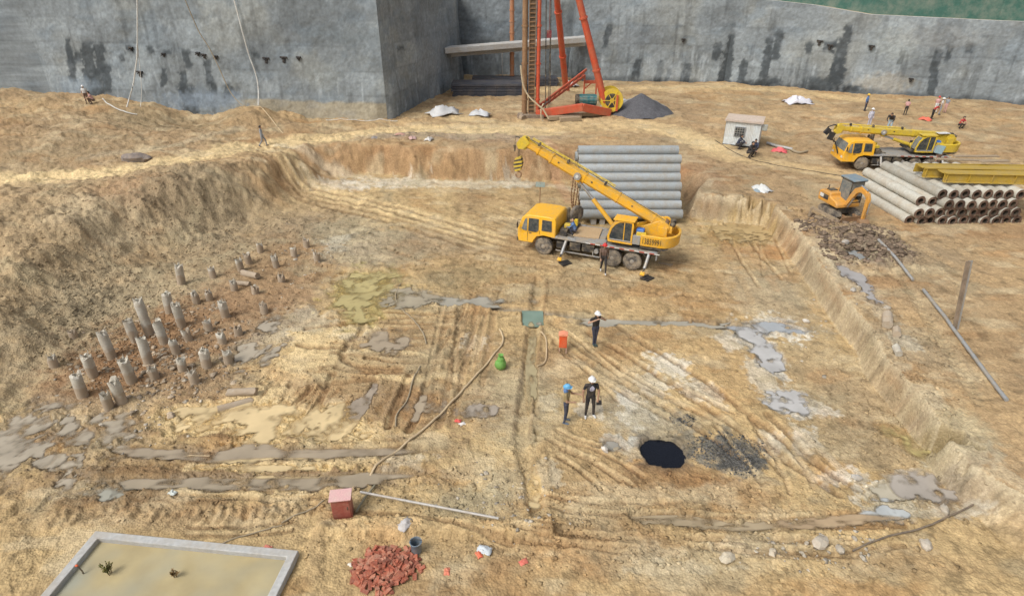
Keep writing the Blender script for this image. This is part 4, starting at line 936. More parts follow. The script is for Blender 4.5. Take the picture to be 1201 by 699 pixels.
    mb = MB(); mb.box((1.95,-.8,1.8),(.4,.42,.12)); mb.box((2.12,-.8,2.1),(.1,.42,.55)); mb.box((1.4,-.8,1.95),(.12,.4,.3)); mb.build('seat', BLK, oc, .03)
    mb = MB(); mb.box((1.66,-1.145,1.60),(1.16,.03,.13)); mb.box((2.5,-.95,1.78),(.42,.36,.5)); mb.build('lower_panel', GSTL, oc, .01)
    # engine / fittings behind the cab
    mb = MB(); mb.box((2.62,-.78,2.18),(.42,.34,.32)); mb.build('blue_jerrycan' if False else 'blue_tank', BLU, t, .05)
    mb = MB(); mb.box((2.72,-.98,2.0),(.52,.14,.42)); mb.mi = 1; mb.box((2.96,-.98,1.86),(.3,.1,.34)); mb.build('valve_cover', [YEL2, mat('pale_green', (.25,.36,.12), .6)], t, .02)
    # counterweight / tail with rounded rear
    outl = []
    for i in range(13):
        a = -PI/2+PI*i/12; outl.append((3.75+.85*math.cos(a)*1., 1.10*math.sin(a)))
    outl = [(2.72,-1.12)]+outl+[(2.72,1.12)]
    k = len(outl); vs = [(x, y, 1.50) for x, y in outl]+[(x+.03*(x-3), y*1.02, 2.12) for x, y in outl]
    inn = [(x-.1 if x > 3.8 else x, y*.86) for x, y in outl]; vs += [(x+.02, y, 2.12) for x, y in inn]+[(x, y, 1.62) for x, y in inn]
    fs = [tuple(range(k))[::-1]]
    for i in range(k-1): fs += [(i, i+1, k+i+1, k+i), (k+i, k+i+1, 2*k+i+1, 2*k+i), (2*k+i, 2*k+i+1, 3*k+i+1, 3*k+i)]
    fs += [tuple(range(3*k, 4*k)), (0, k, 2*k, 3*k), (k-1, 4*k-1, 3*k-1, 2*k-1)]
    mb = MB(); mb.add(vs, fs); cw = mb.build('counterweight', Y, t, .03)
    mb = MB(); mb.prism([(2.7,1.34),(2.7,1.49),(4.2,1.49),(4.0,1.34)], -1.05, 1.05); mb.build('counterweight_base', BLK, t, .02)
    if number:
        cu = bpy.data.curves.new('lettering', 'FONT'); cu.body = number; cu.size = .40; cu.extrude = .004; cu.space_character = 1.08
        tmp = bpy.data.objects.new('tmp', cu); COL.objects.link(tmp); bpy.context.view_layer.update()
        me = bpy.data.meshes.new_from_object(tmp.evaluated_get(bpy.context.evaluated_depsgraph_get())); bpy.data.objects.remove(tmp)
        me.materials.clear(); me.materials.append(DRK)
        lt = link('lettering', me, cw); w_ = max(v.co.x for v in me.vertices)
        lt.location = (2.80, -1.152, 1.66); lt.rotation_euler = (PI/2-.03, 0, 0); lt.scale = (1.0/w_, 1.15, 1)
    # winch
    mb = MB(); mb.cyl((3.72,-.42,2.42),(3.72,.42,2.42),.22,n=20); 
    mb.mi = 1; mb.cyl((3.72,-.46,2.42),(3.72,-.40,2.42),.32,n=20); mb.cyl((3.72,.40,2.42),(3.72,.46,2.42),.32,n=20); mb.box((3.72,-.5,2.2),(.5,.08,.5)); mb.box((3.72,.5,2.2),(.5,.08,.5)); mb.box((3.98,0,2.3),(.4,.8,.34)); mb.mi = 2; mb.cyl((4.12,.3,2.38),(4.12,.3,2.66),.16); mb.ell((4.15,-.1,2.52),(.16,.16,.14))
    mb.build('winch', [RUST, Y, BLK], t, .01)
    # boom
    P = Vector((3.42, 0, 2.52)); D = Vector((-math.cos(boom_ang), 0, math.sin(boom_ang))); Nn = Vector((math.sin(boom_ang), 0, math.cos(boom_ang)))
    mb = MB()
    def boomseg(a, b, w, h0, h1, off=0):
        vs = []
        for d, hh in ((a, h0), (b, h1)):
            c = P+D*d+Nn*off
            for sy, sn in ((-.5,.5),(.5,.5),(.5,-.25),(.28,-.5),(-.28,-.5),(-.5,-.25)): vs.append(c+Vector((0, sy*w, 0))+Nn*(sn*hh))
        mb.add(vs, [(0,1,2,3,4,5),(11,10,9,8,7,6)]+[(i,(i+1) % 6,6+(i+1) % 6,6+i) for i in range(6)])
    L = boom_len
    boomseg(-.25, L*.80, .46, .50, .46); boomseg(L*.80, L*.80+.12, .52, .54, .54); boomseg(L*.8+.12, L*.9, .38, .38, .38); boomseg(L*.9, L*.9+.1, .44, .44, .44); boomseg(L*.9+.1, L, .32, .32, .32)
    for d in (.3, L*.3, L*.55): boomseg(d, d+.09, .50, .54, .54)
    bo = mb.build('boom', Y, t, .012)
    mb = MB(); H0 = P+D*L
    for s in (-1, 1): mb.prism([(0,-.3),(.3,-.42),(.5,-.2),(.42,.22),(.1,.34),(-.2,.2)][::-1], s*.16, s*.2)
    # reorient head plates
    me_v = []; 
    for v in mb.v: me_v.append(tuple(H0+D*v[0]+Vector((0, v[1], 0))+Nn*v[2]))
    mb.v = me_v
    for u_, w_ in ((.34,-.24),(.24,.2),(.02,-.2)): c = H0+D*u_+Nn*w_; mb.cyl(c-Vector((0,.15,0)), c+Vector((0,.15,0)), .14, n=16)
    mb.build('boom_head', YEL2, bo, .01)
    # hose reel disc, cable guide, folded jib lattice on the far side of boom
    mb = MB(); c = P+D*(L*.60)-Vector((0,.25,0)); mb.cyl(c, c-Vector((0,.1,0)), .20, n=20); mb.mi = 1; mb.cyl(c-Vector((0,.1,0)), c-Vector((0,.13,0)), .09, n=14); mb.build('cable_reel', [GSTL, WHT], bo)
    mb = MB()
    for d in (L*.42, L*.70, L*.92): c = P+D*d+Nn*.3; mb.box(c+Nn*.02, (.12, .2, .1), ry=boom_ang); mb.cyl(c+Nn*.1-Vector((0,.08,0)), c+Nn*.1+Vector((0,.08,0)), .06)
    for d in (L*.2, L*.5, L*.75): mb.box(P+D*d+Vector((0,-.235,0))+Nn*.1, (.1,.02,.08), ry=boom_ang)
    mb.build('cable_guide', BLK, bo)
    mb = MB(); ja = P+D*(L*.36)+Vector((0,.42,0))+Nn*.08; jb = P+D*(L*.99)+Vector((0,.40,0))+Nn*.14
    for o_ in (Nn*.17, -Nn*.14): mb.tube([ja+o_, jb+o_*.7], .035)
    for o_ in (Nn*.17, -Nn*.14): mb.tube([ja+o_+Vector((0,.26,0)), jb+o_*.7+Vector((0,.16,0))], .03)
    for i in range(15):
        f0, f1 = i/15, (i+1)/15; s = 1 if i % 2 else -1
        mb.tube([ja.lerp(jb, f0)+Nn*(.17*s*(1-.3*f0)), ja.lerp(jb, f1)-Nn*(.17*s*(1-.3*f0))], .018, 5); mb.tube([ja.lerp(jb, f0)+Nn*.17*(1-.3*f0), ja.lerp(jb, f1)+Nn*.17*(1-.3*f0)+Vector((0,.24,0))], .016, 5)
    mb.build('folded_jib', YEL2, bo)
    # lift cylinder
    a = Vector((1.15, 0, 1.75)); b = P+D*(L*.585)-Nn*.3
    mid = a.lerp(b, .62); mb = MB(); mb.cyl(a, mid, .125, n=16); mb.mi = 1; mb.cyl(mid, b, .075, n=14); mb.mi = 0; mb.ell(a, (.18,.2,.18)); mb.box(b+Nn*.05, (.24,.3,.2), ry=boom_ang)
    mb.build('lift_cylinder', [Y, CHRM], t)
    # ropes and hook
    tip = H0+D*.34-Nn*.38
    if not far:
        mb = MB()
        for dy in (-.07, .07): mb.tube([tip+Vector((0,dy,.1)), tip+Vector((-.02,dy,-.62))], .016)
        mb.tube([H0+D*.3+Nn*.32, P+D*(L*.7)+Nn*.42, P+D*(L*.42)+Nn*.42, Vector((3.72,0,2.66))], .014); mb.build('hoist_rope', BLK, t)
        hb = MB(); c = tip+Vector((-.02,0,-.95)); n_ = 7
        # striped block: stacked slanted bands
        outline = lambda q: .34*(1-abs(q-.45)*1.25)
        for i in range(n_):
            z0 = .38-.76*i/n_; z1 = .38-.76*(i+1)/n_; hb.mi = i % 2
            w0 = .27*min(1, max(.45, 1-abs(z0)*1.1)); w1 = .27*min(1, max(.45, 1-abs(z1)*1.1)); sk = .13
            vs = []
            for y in (-.13, .13):
                vs += [(-w0, y, z0-sk*.5), (w0, y, z0+sk*.5), (w1, y, z1+sk*.5), (-w1, y, z1-sk*.5)]
            hb.add([c+Vector(v) for v in vs], [(0,1,2,3),(7,6,5,4),(0,4,5,1),(1,5,6,2),(2,6,7,3),(3,7,4,0)])
        ho = hb.build('hook_block', [YEL2, BLK], t)
        mb = MB(); pts = [c+Vector((.17*math.sin(a_)*1.0, 0, -.62+.17*math.cos(a_))) for a_ in np.linspace(-.2, 4.7, 14)]; mb.tube([c+Vector((0,0,-.36))]+pts, .045, 8); mb.build('hook', RUST, ho)
        mb = MB(); q = H0+D*.75+Nn*.05; mb.tube([q, q+Vector((-.05,0,-.55))], .012); mb.cyl(q+Vector((-.05,0,-.5)), q+Vector((-.05,0,-.85)), .07, .03); mb.tube([H0+D*.1+Nn*.2, q], .03); mb.build('limit_weight', BLK, t)
    else:
        mb = MB(); c = H0+D*.5
        hb = c+Vector((-.15,-.1,-.6)); mb.box(hb, (.36,.26,.6), ry=.3)
        mb.tube([H0+D*.3-Nn*.2, hb], .02); mb.tube([hb+Vector((0,.1,-.2)), hb+Vector((.5,.2,-.5)), Vector((-4.3,-.2,1.0))], .06); mb.tube([hb+Vector((-.1,0,.2)), c+Vector((-.55,0,-.3)), c+Vector((-.5,0,.1)), c+Vector((-.1,0,.25)), H0+Nn*.2], .05); mb.box(c+Vector((-.5,0,-.25)), (.3,.3,.5), ry=.6)
        mb.build('hook_block', DRK, t)
        mb = MB(); mb.box((3.1,-.3,2.8),(.9,.5,.04),rz=.1); mb.build('roof_sheet', WHT, t)
        mb = MB(); mb.box((2.75,-1.18,1.75),(.62,.05,.62),ry=.2); mb.build('pale_blue_cloth', mat('blue_cloth',(.30,.48,.56),.8), t)
    return t

def wz(px, py, z):  # place on real ground near level z
    x, y = G(px, py, z); return x, y, hz(x, y)
# main crane
crane = truck_crane((4.70, 31.81, .0), R(-22.5), 'yellow three-axle crane truck with its boom raised in front of the pipe stack', R(24.), 8.35, number='13859991')
fx, fy = 27.25, 43.3
crane2 = truck_crane((fx, fy, hz(fx, fy)+.02), R(-4), 'yellow crane truck with its boom lowered, parked beyond the right-hand pipes', R(3.), 7.9, far=True); crane2.scale = (.9, .9, .9)

# timber pads on the ground
for i, (px, py, rz_, lab) in enumerate(((663,309,.5,'dark timber pad on the ground by the front outrigger'),(759,327,.7,'dark timber pad on the ground by the rear outrigger'))):
    x, y, z = wz(px, py, 0); mb = MB()
    for k in range(3): mb.box((0, (k-1)*.17, .06), (.62, .15, .1))
    o = mb.build('timber_pad', DRK, bevel=.01); o.location = (x, y, z-.01); o.rotation_euler = (0, .05, rz_); tag(o, lab, 'timber pad')
x, y, z = wz(777, 316, 0); mb = MB(); mb.box((0,0,.04), (.75,.12,.08)); mb.box((.1,.12,.05),(.6,.1,.08),rz=.2); o = mb.build('timber_offcut', WOOD); o.location = (x+.25, y+.6, z); o.rotation_euler = (0,0,-.6); tag(o, 'loose timber lying behind the tail of the raised crane', 'timber')

# ------------------------------------------------------------------ pipe stack behind the crane
def pipe_mesh(L, r, bore, mats, seed=0, irregular=False):
    mb = MB(); n = 28
    mb.mi = 0; mb.rings([(r*.98, -L/2), (r, -L/2+.03), (r, L/2-.03), (r*.98, L/2)], (0,0,0), 'x', n, close=False)
    for s in (-1, 1):
        mb.mi = 1; mb.rings([(r*.98, s*L/2), (bore, s*L/2)], (0,0,0), 'x', n, close=False)
        mb.mi = 2; mb.rings([(bore, s*L/2), (bore, s*(L/2-.5))], (0,0,0), 'x', n, close=False); mb.rings([(bore, s*(L/2-.5)), (.001, s*(L/2-.5))], (0,0,0), 'x', n, close=False)
    return mb.mesh('concrete_pipe', mats)
def vary(m, a, b2):
    nt = m.node_tree; b = nt.nodes['Principled BSDF']; src = b.inputs['Base Color'].links[0].from_socket; oi = nt.nodes.new('ShaderNodeObjectInfo'); rr_ = ramp(nt, oi.outputs['Random'], 0, 1, a, b2)
    nt.links.new(mixrgb(nt, 'MULTIPLY', 1., src, rr_.outputs[0]), b.inputs['Base Color'])
vary(PIPEC, (.72,.74,.75), (1.02,1.03,1.04)); vary(PIPEL, (.70,.68,.64), (1.05,1.04,1.0)); vary(PEND, (.55,.5,.5), (1.15,1.1,1.1))
PR = .305
PM = pipe_mesh(6.35, PR, .2, [PIPEC, PIPEL, HOLE])
sx, sy = G(738, 262, 0.)
gz = hz(sx, sy+.5)
gr = 'grey concrete pipes stacked behind the raised crane'
for k in range(8):
    for j in range(3 if k < 7 else 1):
        if k == 7 and j: continue
        o = link('concrete_pipe', PM); z = .36+PR+k*PR*2*.80
        rr = random.Random(k*9+j)
        o.location = (sx+rr.uniform(-.10,.10)-(.1 if k > 5 else 0), sy-.1+k*PR*1.05+j*PR*2.02, z); o.rotation_euler = (rr.uniform(0, 6), 0, rr.uniform(-.006, .006)); o.scale = (1.02 if k == 6 else 1, 1, 1)
        if j == 0: lab = ['grey concrete pipe, lowest of the front face, resting on the blocks'] + ['grey concrete pipe, %s from the bottom in the front face of the stack' % ordn(i) for i in range(1, 7)] + ['grey concrete pipe crowning the stack behind the raised crane']; lab = lab[k]
        else: lab = 'grey concrete pipe in the %s layer, %s' % (ordn(k), 'just behind the front face of the stack' if j == 1 else 'at the rear of the stack')
        tag(o, lab, 'pipe', gr)
for i, (dx, lab) in enumerate(((-2.3,'concrete block under the left end of the pipe stack'),(-1.75,'concrete block right of the first one under the pipe stack'),(2.2,'concrete block under the right end of the pipe stack'))):
    mb = MB(); mb.box((0,0,.17), (.34, 2.2, .4)); o = mb.build('support_block', CONC, bevel=.03); o.location = (sx+dx, sy+.9, 0.0); tag(o, lab, 'block', 'concrete blocks under the pipe stack')
# rusty chain net hung at the left end of the stack
t = thing('chain_sling', 'rusty chains and slings hanging at the left end of the pipe stack', 'chain', (sx-3.4, sy+.4, 0))
for i in range(4):
    mb = MB(); x = i*.13-.25; pts = [(x+.05*math.sin(z_*3+i), .8*(z_/2.9)-.1*i, z_) for z_ in np.linspace(.1, 2.7-.3*i, 26)]
    for q, p in enumerate(pts): mb.box(p, (.09, .05, .12), rx=.4, rz=(q % 2)*1.57)
    mb.build('chain', RUST, t)
# pole with small sheet behind cab (sign stake)
x, y, z = wz(633, 243, 0); t = thing('stake', 'thin stake with a small grey sheet standing behind the crane cab', 'stake', (x, y, z))
mb = MB(); mb.cyl((0,0,0),(0,0,1.75),.03,n=8); mb.build('pole', RUST, t); mb = MB(); mb.box((0,-.03,1.65),(.62,.04,.34),rx=-.5,ry=.05); mb.build('sheet', mat('grey_green_sheet',(.25,.30,.26),.7), t, .01)

# ------------------------------------------------------------------ right-hand pile of long pipes
PM2 = pipe_mesh(5.3, .30, .155, [PIPEL, PEND, HOLE])
bx, by, bz = 22.95, 33.0, 1.28
cnt = 0
layers = [(0, 11), (1, 10), (2, 9), (3, 7)]
for k, nn in layers:
    x0 = bx+k*.31 + (.62 if k == 3 else 0)
    for i in range(nn if k < 3 else 8):
        rr = random.Random(k*31+i); o = link('concrete_pipe', PM2)
        yy = by+2.65+rr.uniform(-.10,.10)+ (.35 if k == 3 else 0) + (.55 if k==2 and i < 2 else 0) - k*.05
        ang = R(90+5.5+rr.uniform(-.6,.6)); zz = bz+.30+k*.50
        o.location = (x0+i*.62+rr.uniform(-.02,.02)+(-.25), yy, zz+rr.uniform(-.02,.02)); o.rotation_euler = (0, rr.uniform(-.006,.006), ang)
        rown = ['bottom row','second row','third row','top row'][k]
        tag(o, 'rusty-ended pipe, %s from the left in the %s of the right-hand pile' % (ordn(i), rown), 'pipe', 'long pipes with rusty ends piled at the right')
mb = MB()
# yellow steel box beams on top of the pile
for i, (p0, p1, h, lab) in enumerate((((*G(1082,204,3.65), 3.75), (G(1082,204,3.65)[0]+6.5, G(1082,204,3.65)[1]-.3, 3.75), .52, 'yellow steel channel beam lying on the pipes, rear one of the two'),((*G(1106,210,3.65), 3.75), (G(1106,210,3.65)[0]+6.5, G(1106,210,3.65)[1]-.5, 3.75), .5, 'yellow steel channel beam lying on the pipes, front one of the two'))):
    p0, p1 = Vector(p0), Vector(p1); o0 = p0.copy(); mb = MB(); mb.beam(p0-o0, p1-o0, .06, h); q = Vector((0, .9, 0)); mb.beam(p0-o0+q, p1-o0+q, .06, h)
    up = Vector((0, .45, h/2-.05)); mb.beam(p0-o0+up, p1-o0+up, .6, .05); mb.beam(p0-o0-Vector((0,0,h/2))+Vector((0,-.08,0)), p1-o0-Vector((0,0,h/2))+Vector((0,-.08,0)), .2, .05); mb.beam(p0-o0+Vector((0,-.06,h/2)), p1-o0+Vector((0,-.06,h/2)), .16, .05)
    d = (p1-p0)
    for f in np.linspace(.02, .98, 6): mb.box(p0-o0+d*f+Vector((0,-.07,0)), (.05,.1,h*.9))
    o = mb.build('steel_beam', mat('beam_ochre', (.42,.28,.035), .55, 0, .5, (.36,.27,.12), 2.), bevel=.01); o.location = o0; tag(o, lab, 'steel beam', 'yellow steel beams on the pipe pile')
for i, (x_, y_, lab) in enumerate(((27.6,36.6,'weathered plank on the yellow beams, the longer one'),(28.6,37.2,'weathered plank on the yellow beams, the rear one'),(28.9,36.0,'short weathered plank on the front yellow beam'))):
    mb = MB(); mb.box((0,0,0), (3.6-.9*i, .3, .07)); o = mb.build('plank', WOOD, bevel=.01); o.location = (x_, y_, 4.06+.05*i); o.rotation_euler = (0,0,.12*(i-1)); tag(o, lab, 'plank', 'planks on the yellow beams')

# ------------------------------------------------------------------ mini excavator
x, y, z = wz(985, 250, 1.4)
t = thing('excavator', 'small orange excavator with blue-grey cab roof digging at the heap', 'excavator', (x-.1, y, z-.02), R(-78)); t.scale = (.94,)*3
for s in (-1, 1):
    mb = MB(); pr = [(-.85,.1),(-.95,.28),(-.85,.46),(-.6,.5),(.6,.5),(.85,.46),(.95,.28),(.85,.1),(.6,.02),(-.6,.02)]; mb.prism(pr, s*.5, s*.85)
    for i in range(14): mb.box((-.75+i*.115, s*.675, .51), (.05,.37,.04)); mb.box((-.75+i*.115, s*.675, .012), (.05,.37,.03))
    mb.build('track', TYR, t, .02)
mb = MB(); mb.box((0,0,.42),(.9,1.,.3)); mb.cyl((0,0,.5),(0,0,.66),.4,n=20); mb.build('undercarriage', BLK, t)
mb = MB(); mb.beam((.8,.4,.3),(1.35,.4,.25),.1,.14); mb.beam((.8,-.4,.3),(1.35,-.4,.25),.1,.14); mb.prism([(1.35,.02),(1.3,.2),(1.36,.42),(1.42,.42),(1.38,.2),(1.42,.02)], -.88, .88); mb.build('dozer_blade', RUST, t, .01)
mb = MB()
body = [(-1.15,.72),(-1.22,.9),(-1.18,1.32),(-.95,1.45),(-.15,1.45),(-.1,1.2),(.45,1.1),(.65,.95),(.68,.72)]
mb.prism(body, -.82, .82); mb.build('engine_body', ORG, t, .06)
mb = MB(); mb.box((-1.205,0,1.1),(.03,1.1,.34)); mb.box((-.7,-.3,1.47),(.4,.5,.04)); mb.cyl((-.8,-.5,1.45),(-.8,-.5,1.75),.04); mb.box((-.6,-.832,1.1),(.7,.02,.3)); mb.build('engine_grille', BLK, t)
mb = MB(); mb.box((-.85,-.84,1.12),(.34,.02,.22)); mb.build('white_plate', WHT, t)
CABG = mat('cab_blue_grey', (.16,.23,.28), .55, 0, .35, DUST, 3.)
mb = MB()
for xx, yy in ((-.35,-.05),(-.35,.8),(.62,-.05),(.62,.8)): mb.beam((xx,yy,.95),(xx*.9,yy*.97+.01,2.34),.06,.06)
mb.box((.12,.375,2.38),(1.16,.98,.08)); mb.box((.12,.375,1.0),(1.0,.88,.06)); ec = mb.build('cab', BLK, t, .01)
mb = MB(); mb.prism([(-.5,2.40),(-.46,2.5),(.6,2.52),(.74,2.46),(.76,2.40)], -.14, .88); mb.build('roof', CABG, ec, .03)
for (c, d) in (((-.36,.375,1.68),(.02,.78,1.25)),((.12,-.07,1.68),(.86,.02,1.25)),((.12,.82,1.68),(.86,.02,1.25)),((.6,.375,1.85),(.02,.78,.9))): mb = MB(); mb.box(c, d); mb.build('window', GLL, ec)
mb = MB(); mb.box((.0,.35,1.2),(.42,.42,.14)); mb.box((-.22,.35,1.5),(.1,.42,.55)); mb.build('seat', BLK, ec, .03)
# boom: gooseneck
def armseg(pts, w, hs, m, nm, par=t):
    mb = MB(); P_ = [Vector(p) for p in pts]; vs = []
    for i, p in enumerate(P_):
        d = (P_[min(i+1, len(P_)-1)]-P_[max(i-1, 0)]).normalized(); nn_ = Vector((0,1,0)).cross(d).normalized(); h = hs[i]
        for sy, sn in ((-1,-1),(1,-1),(1,1),(-1,1)): vs.append(p+Vector((0,sy*w/2,0))+nn_*sn*h/2)
    fs = [(0,1,2,3)[::-1], tuple(range(len(vs)-4, len(vs)))]
    for i in range(len(P_)-1):
        for k in range(4): fs.append((i*4+k, i*4+(k+1) % 4, i*4+4+(k+1) % 4, i*4+4+k))
    mb.add(vs, fs); return mb.build(nm, m, par, .015)
yb = -.2
bm_ = armseg([(.7,yb,.95),(.95,yb,1.5),(1.25,yb,2.05),(1.6,yb,2.25),(2.0,yb,2.15),(2.25,yb,1.95)], .2, [.2,.28,.34,.34,.26,.18], ORG, 'boom')
st_ = armseg([(2.15,yb,2.2),(2.28,yb,1.9),(2.3,yb,1.2),(2.28,yb,.62)], .17, [.16,.26,.2,.14], ORG, 'stick')
for a_, b_, r_ in (((.85,yb,.85),(1.15,yb,1.5),.055),((1.5,yb,2.45),(2.1,yb,2.32),.05),((2.48,yb,1.7),(2.5,yb,1.0),.045)): mb = MB(); mb.cyl(a_, b_, r_); mb.build('hydraulic_cylinder', CHRM, t)
mb = MB(); bp_ = [(2.2,.62),(2.42,.66),(2.62,.45),(2.62,.2),(2.42,.04),(2.12,.0),(2.1,.1),(2.2,.3)]; mb.prism(bp_, yb-.3, yb+.3)
for k in range(4): mb.box((2.05,yb-.24+k*.16,.02),(.14,.06,.05))
mb.build('bucket', RUST, t, .02)
# timber trestle beside it
x, y, z = wz(972, 256, 1.4); mb = MB(); mb.beam((-.6,.55,.5),(.6,-.5,.1),.12,.14); mb.beam((-.7,.35,.55),(-.75,.3,.0),.1,.1); mb.beam((-.5,.1,.1),(.7,-.55,.06),.14,.12)
o = mb.build('timber', WOOD); o.location = (x-.3, y, z); tag(o, 'weathered timber frame lying left of the small excavator', 'timber')

# ------------------------------------------------------------------ piling rig (tripod with leader mast)
mx, my = 1.65, 56.1; mz = hz(mx, my)
t = thing('piling_rig', 'tall piling rig with brown leader mast and red legs at the back', 'piling rig', (mx, my, mz))
Hm = 20.
for dx, m_, w_, nm in ((-.55,RUST,.46,'leader_rail'),(.62,RIGR,.34,'leader_rail')):
    mb = MB(); mb.cyl((dx, 0, -.2), (dx, 0, Hm), w_/2, n=16); 
    for z_ in np.arange(1.5, Hm, 3.0): mb.cyl((dx,0,z_),(dx,0,z_+.14),w_/2+.06,n=16)
    mb.build(nm, m_, t)
mb = MB(); mb.box((.08,.1,Hm/2),(.44,.4,Hm)); 
mb.build('ladder_core', mat('dark_rust', (.10,.075,.05), .8, 0, .5, (.3,.2,.12), 1.), t)
mb = MB()
for z_ in np.arange(.4, Hm, .34): mb.box((.08,-.15,z_),(.5,.1,.07))
for xx in (-.18, .34): mb.beam((xx,-.16,.2),(xx,-.16,Hm),.06,.06)
mb.build('ladder', RUST, t)
B1 = Vector((8.7-mx, 57.6-my, .25)); B2 = Vector((5.75-mx, 67.8-my, .2)); T_ = Vector((.6, .6, Hm-.4))
for B, nm in ((B1, 'leg'), (B2, 'leg')): 
    mb = MB(); mb.cyl(B, T_, .32, .24, n=16)
    for f in (.18, .4, .62, .84): q = B.lerp(T_, f); d = (T_-B).normalized(); mb.cyl(q, q+d*.16, .37, n=16)
    mb.cyl(B-Vector((0,0,.3)), B+Vector((0,0,.25)), .42, .36); mb.build(nm, RIGR, t)
mb = MB(); f0 = Vector((.5,-.2,.35)); f1 = Vector((4.6,-.5,1.0)); mb.beam(f0, f1, .5, .62); mb.beam(f1+Vector((-.1,0,0)), B1+Vector((.2,-.5,-.05)), .5, .66); mb.beam(B1+Vector((-.2,-.4,-.25)), B1+Vector((.3,1.2,-.25)), .5,.4); mb.build('base_beam', RIGR, t, .02)
mb = MB()
c0 = Vector((.6,.4,.5)); c1 = Vector((7.2-mx, 63.6-my, 2.3))
for o_ in (Vector((0,0,.0)), Vector((.1,0,.55))): mb.beam(c0+o_*.6, c1+o_, .16, .2)
for i in range(10): mb.beam(c0.lerp(c1, i/10)+Vector((0,0,.05)), c0.lerp(c1, (i+1)/10)+Vector((.1,0,.35+.02*i)), .06,.06)
mb.mi = 1; mb.beam(c0+Vector((0,0,.1)), c0.lerp(c1,.22)+Vector((0,0,.1)), .14,.2); mb.mi = 0
mb.beam(c1, c1+Vector((0,0,-2.4)), .14,.14); mb.beam(c1+Vector((1.2,0,-.1)), c1+Vector((1.2,0,-2.4)), .14,.14); mb.beam(c1+Vector((0,0,-.6)), c1+Vector((1.3,0,-.6)), .14,.3); mb.beam(c1+Vector((0,0,-1.3)), c1+Vector((1.3,0,-.2)), .1,.1)
mb.build('rear_truss', [RIGR, WHT], t, .01)
# winch drum, motor
w0 = Vector((9.05-mx, 57.4-my, 1.25)); mb = MB(); mb.cyl(w0+Vector((-.15,-.2,0)), w0+Vector((.15,1.2,0)), .72, n=30); mb.mi = 1
for q in (-.25, 1.2): mb.cyl(w0+Vector((.0,q,0)), w0+Vector((.02,q+.12,0)), 1.02, n=36)
mb.mi = 2; mb.cyl(w0+Vector((0,-.3,0)), w0+Vector((0,-.24,0)), .62, n=24); mb.mi = 1; mb.cyl(w0+Vector((0,-.34,0)), w0+Vector((0,-.28,0)), .2, n=20)
for k in range(6): a = k*PI/3; mb.beam(w0+Vector((0,-.32,0)), w0+Vector((math.cos(a)*.95,-.32,math.sin(a)*.95)), .08,.06)
mb.mi = 3; mb.beam(w0+Vector((.45,-.35,-.9)), w0+Vector((.45,-.35,.5)), .16,.3); mb.beam(w0+Vector((-.5,.5,-1.2)), w0+Vector((1.,.5,-1.2)), .8,.25)
mb.build('winch_drum', [RUST, YEL2, BLK, RIGR], t, .01)
m0 = Vector((7.1-mx, 58.6-my, 1.05)); mb = MB(); mb.cyl(m0+Vector((-.9,0,0)), m0+Vector((.75,-.1,0)), .44, n=24); mb.mi = 1; mb.cyl(m0+Vector((-1.2,0,0)), m0+Vector((-.88,0,0)), .46, n=24); mb.box(m0+Vector((-.1,0,-.55)), (1.6,.9,.24)); mb.mi = 0
for k in range(12): a = k*PI/6; mb.beam(m0+Vector((-.85,math.cos(a)*.46,math.sin(a)*.46)), m0+Vector((.65,math.cos(a)*.46-.08,math.sin(a)*.46)), .03,.05)
mb.build('motor', [TEAL, BLK], t)
mb = MB()
for dx, tz in ((1.35, Hm-1), (1.75, Hm-1)): mb.tube([(dx,.2,.5),(dx-.35,.2,tz)], .045, 6)
mb.tube([(1.6,.3,.6),(1.6,.3,9.),(1.3,.3,Hm-1)], .03,6); mb.build('steel_cable', BLK, t)
mb = MB(); mb.box((1.5,.2,6.9),(.4,.3,.6)); mb.tube([(1.5,.2,7.2),(1.5,.2,Hm-2)],.03); mb.build('pulley_block', mat('dark_red',(.2,.03,.04),.6), t, .04)
mb = MB(); pts = [(-.9,-.5,4.5),(-.7,-.6,3.),(-.2,-.7,2.),(.6,-.9,1.3),(1.1,-1.,.9),(1.6,-1.1,.1)]; mb.tube(smooth_pts(pts,5), .07, 8); pts = [(1.1,-.9,1.4),(.9,-1.1,.9),(.95,-1.2,.1),(1.2,-1.2,-.1)]; mb.tube(smooth_pts(pts,5), .055, 8); mb.build('hose', mat('pale_hose',(.5,.42,.28),.7), t)
mb = MB(); mb.box((.1,-.1,.1),(2.2,1.,.5)); mb.cyl((-1.,-.3,.2),(-.6,-.9,.1),.3); mb.box((-.9,-.4,.2),(.5,.6,.5)); mb.build('mast_foot', mat('muddy_steel',(.20,.15,.11),.85,0,.8,(.42,.33,.22),2.), t, .05)
# timber mats under the rig
for i,(a,b,lab) in enumerate((((3.2,55.2),(6.2,55.9),'long weathered sleeper under the rig base, front one'),((3.9,56.2),(7.9,56.7),'long weathered sleeper under the rig base, rear one'),((4.2,54.6),(6.0,54.9),'short weathered sleeper lying before the rig'))):
    z0 = hz(*a); z1 = hz(*b); mb = MB(); o0 = Vector((a[0],a[1],z0)); mb.beam((0,0,.2),Vector((b[0]-a[0],b[1]-a[1],z1-z0+.2)),.5,.34); mb.beam((.1,.35,.12),Vector((b[0]-a[0]-.2,b[1]-a[1]+.4,z1-z0+.12)),.3,.3)
    o = mb.build('timber_sleeper', WOOD, bevel=.02); o.location = o0; tag(o, lab, 'sleeper', 'timber sleepers around the rig base')
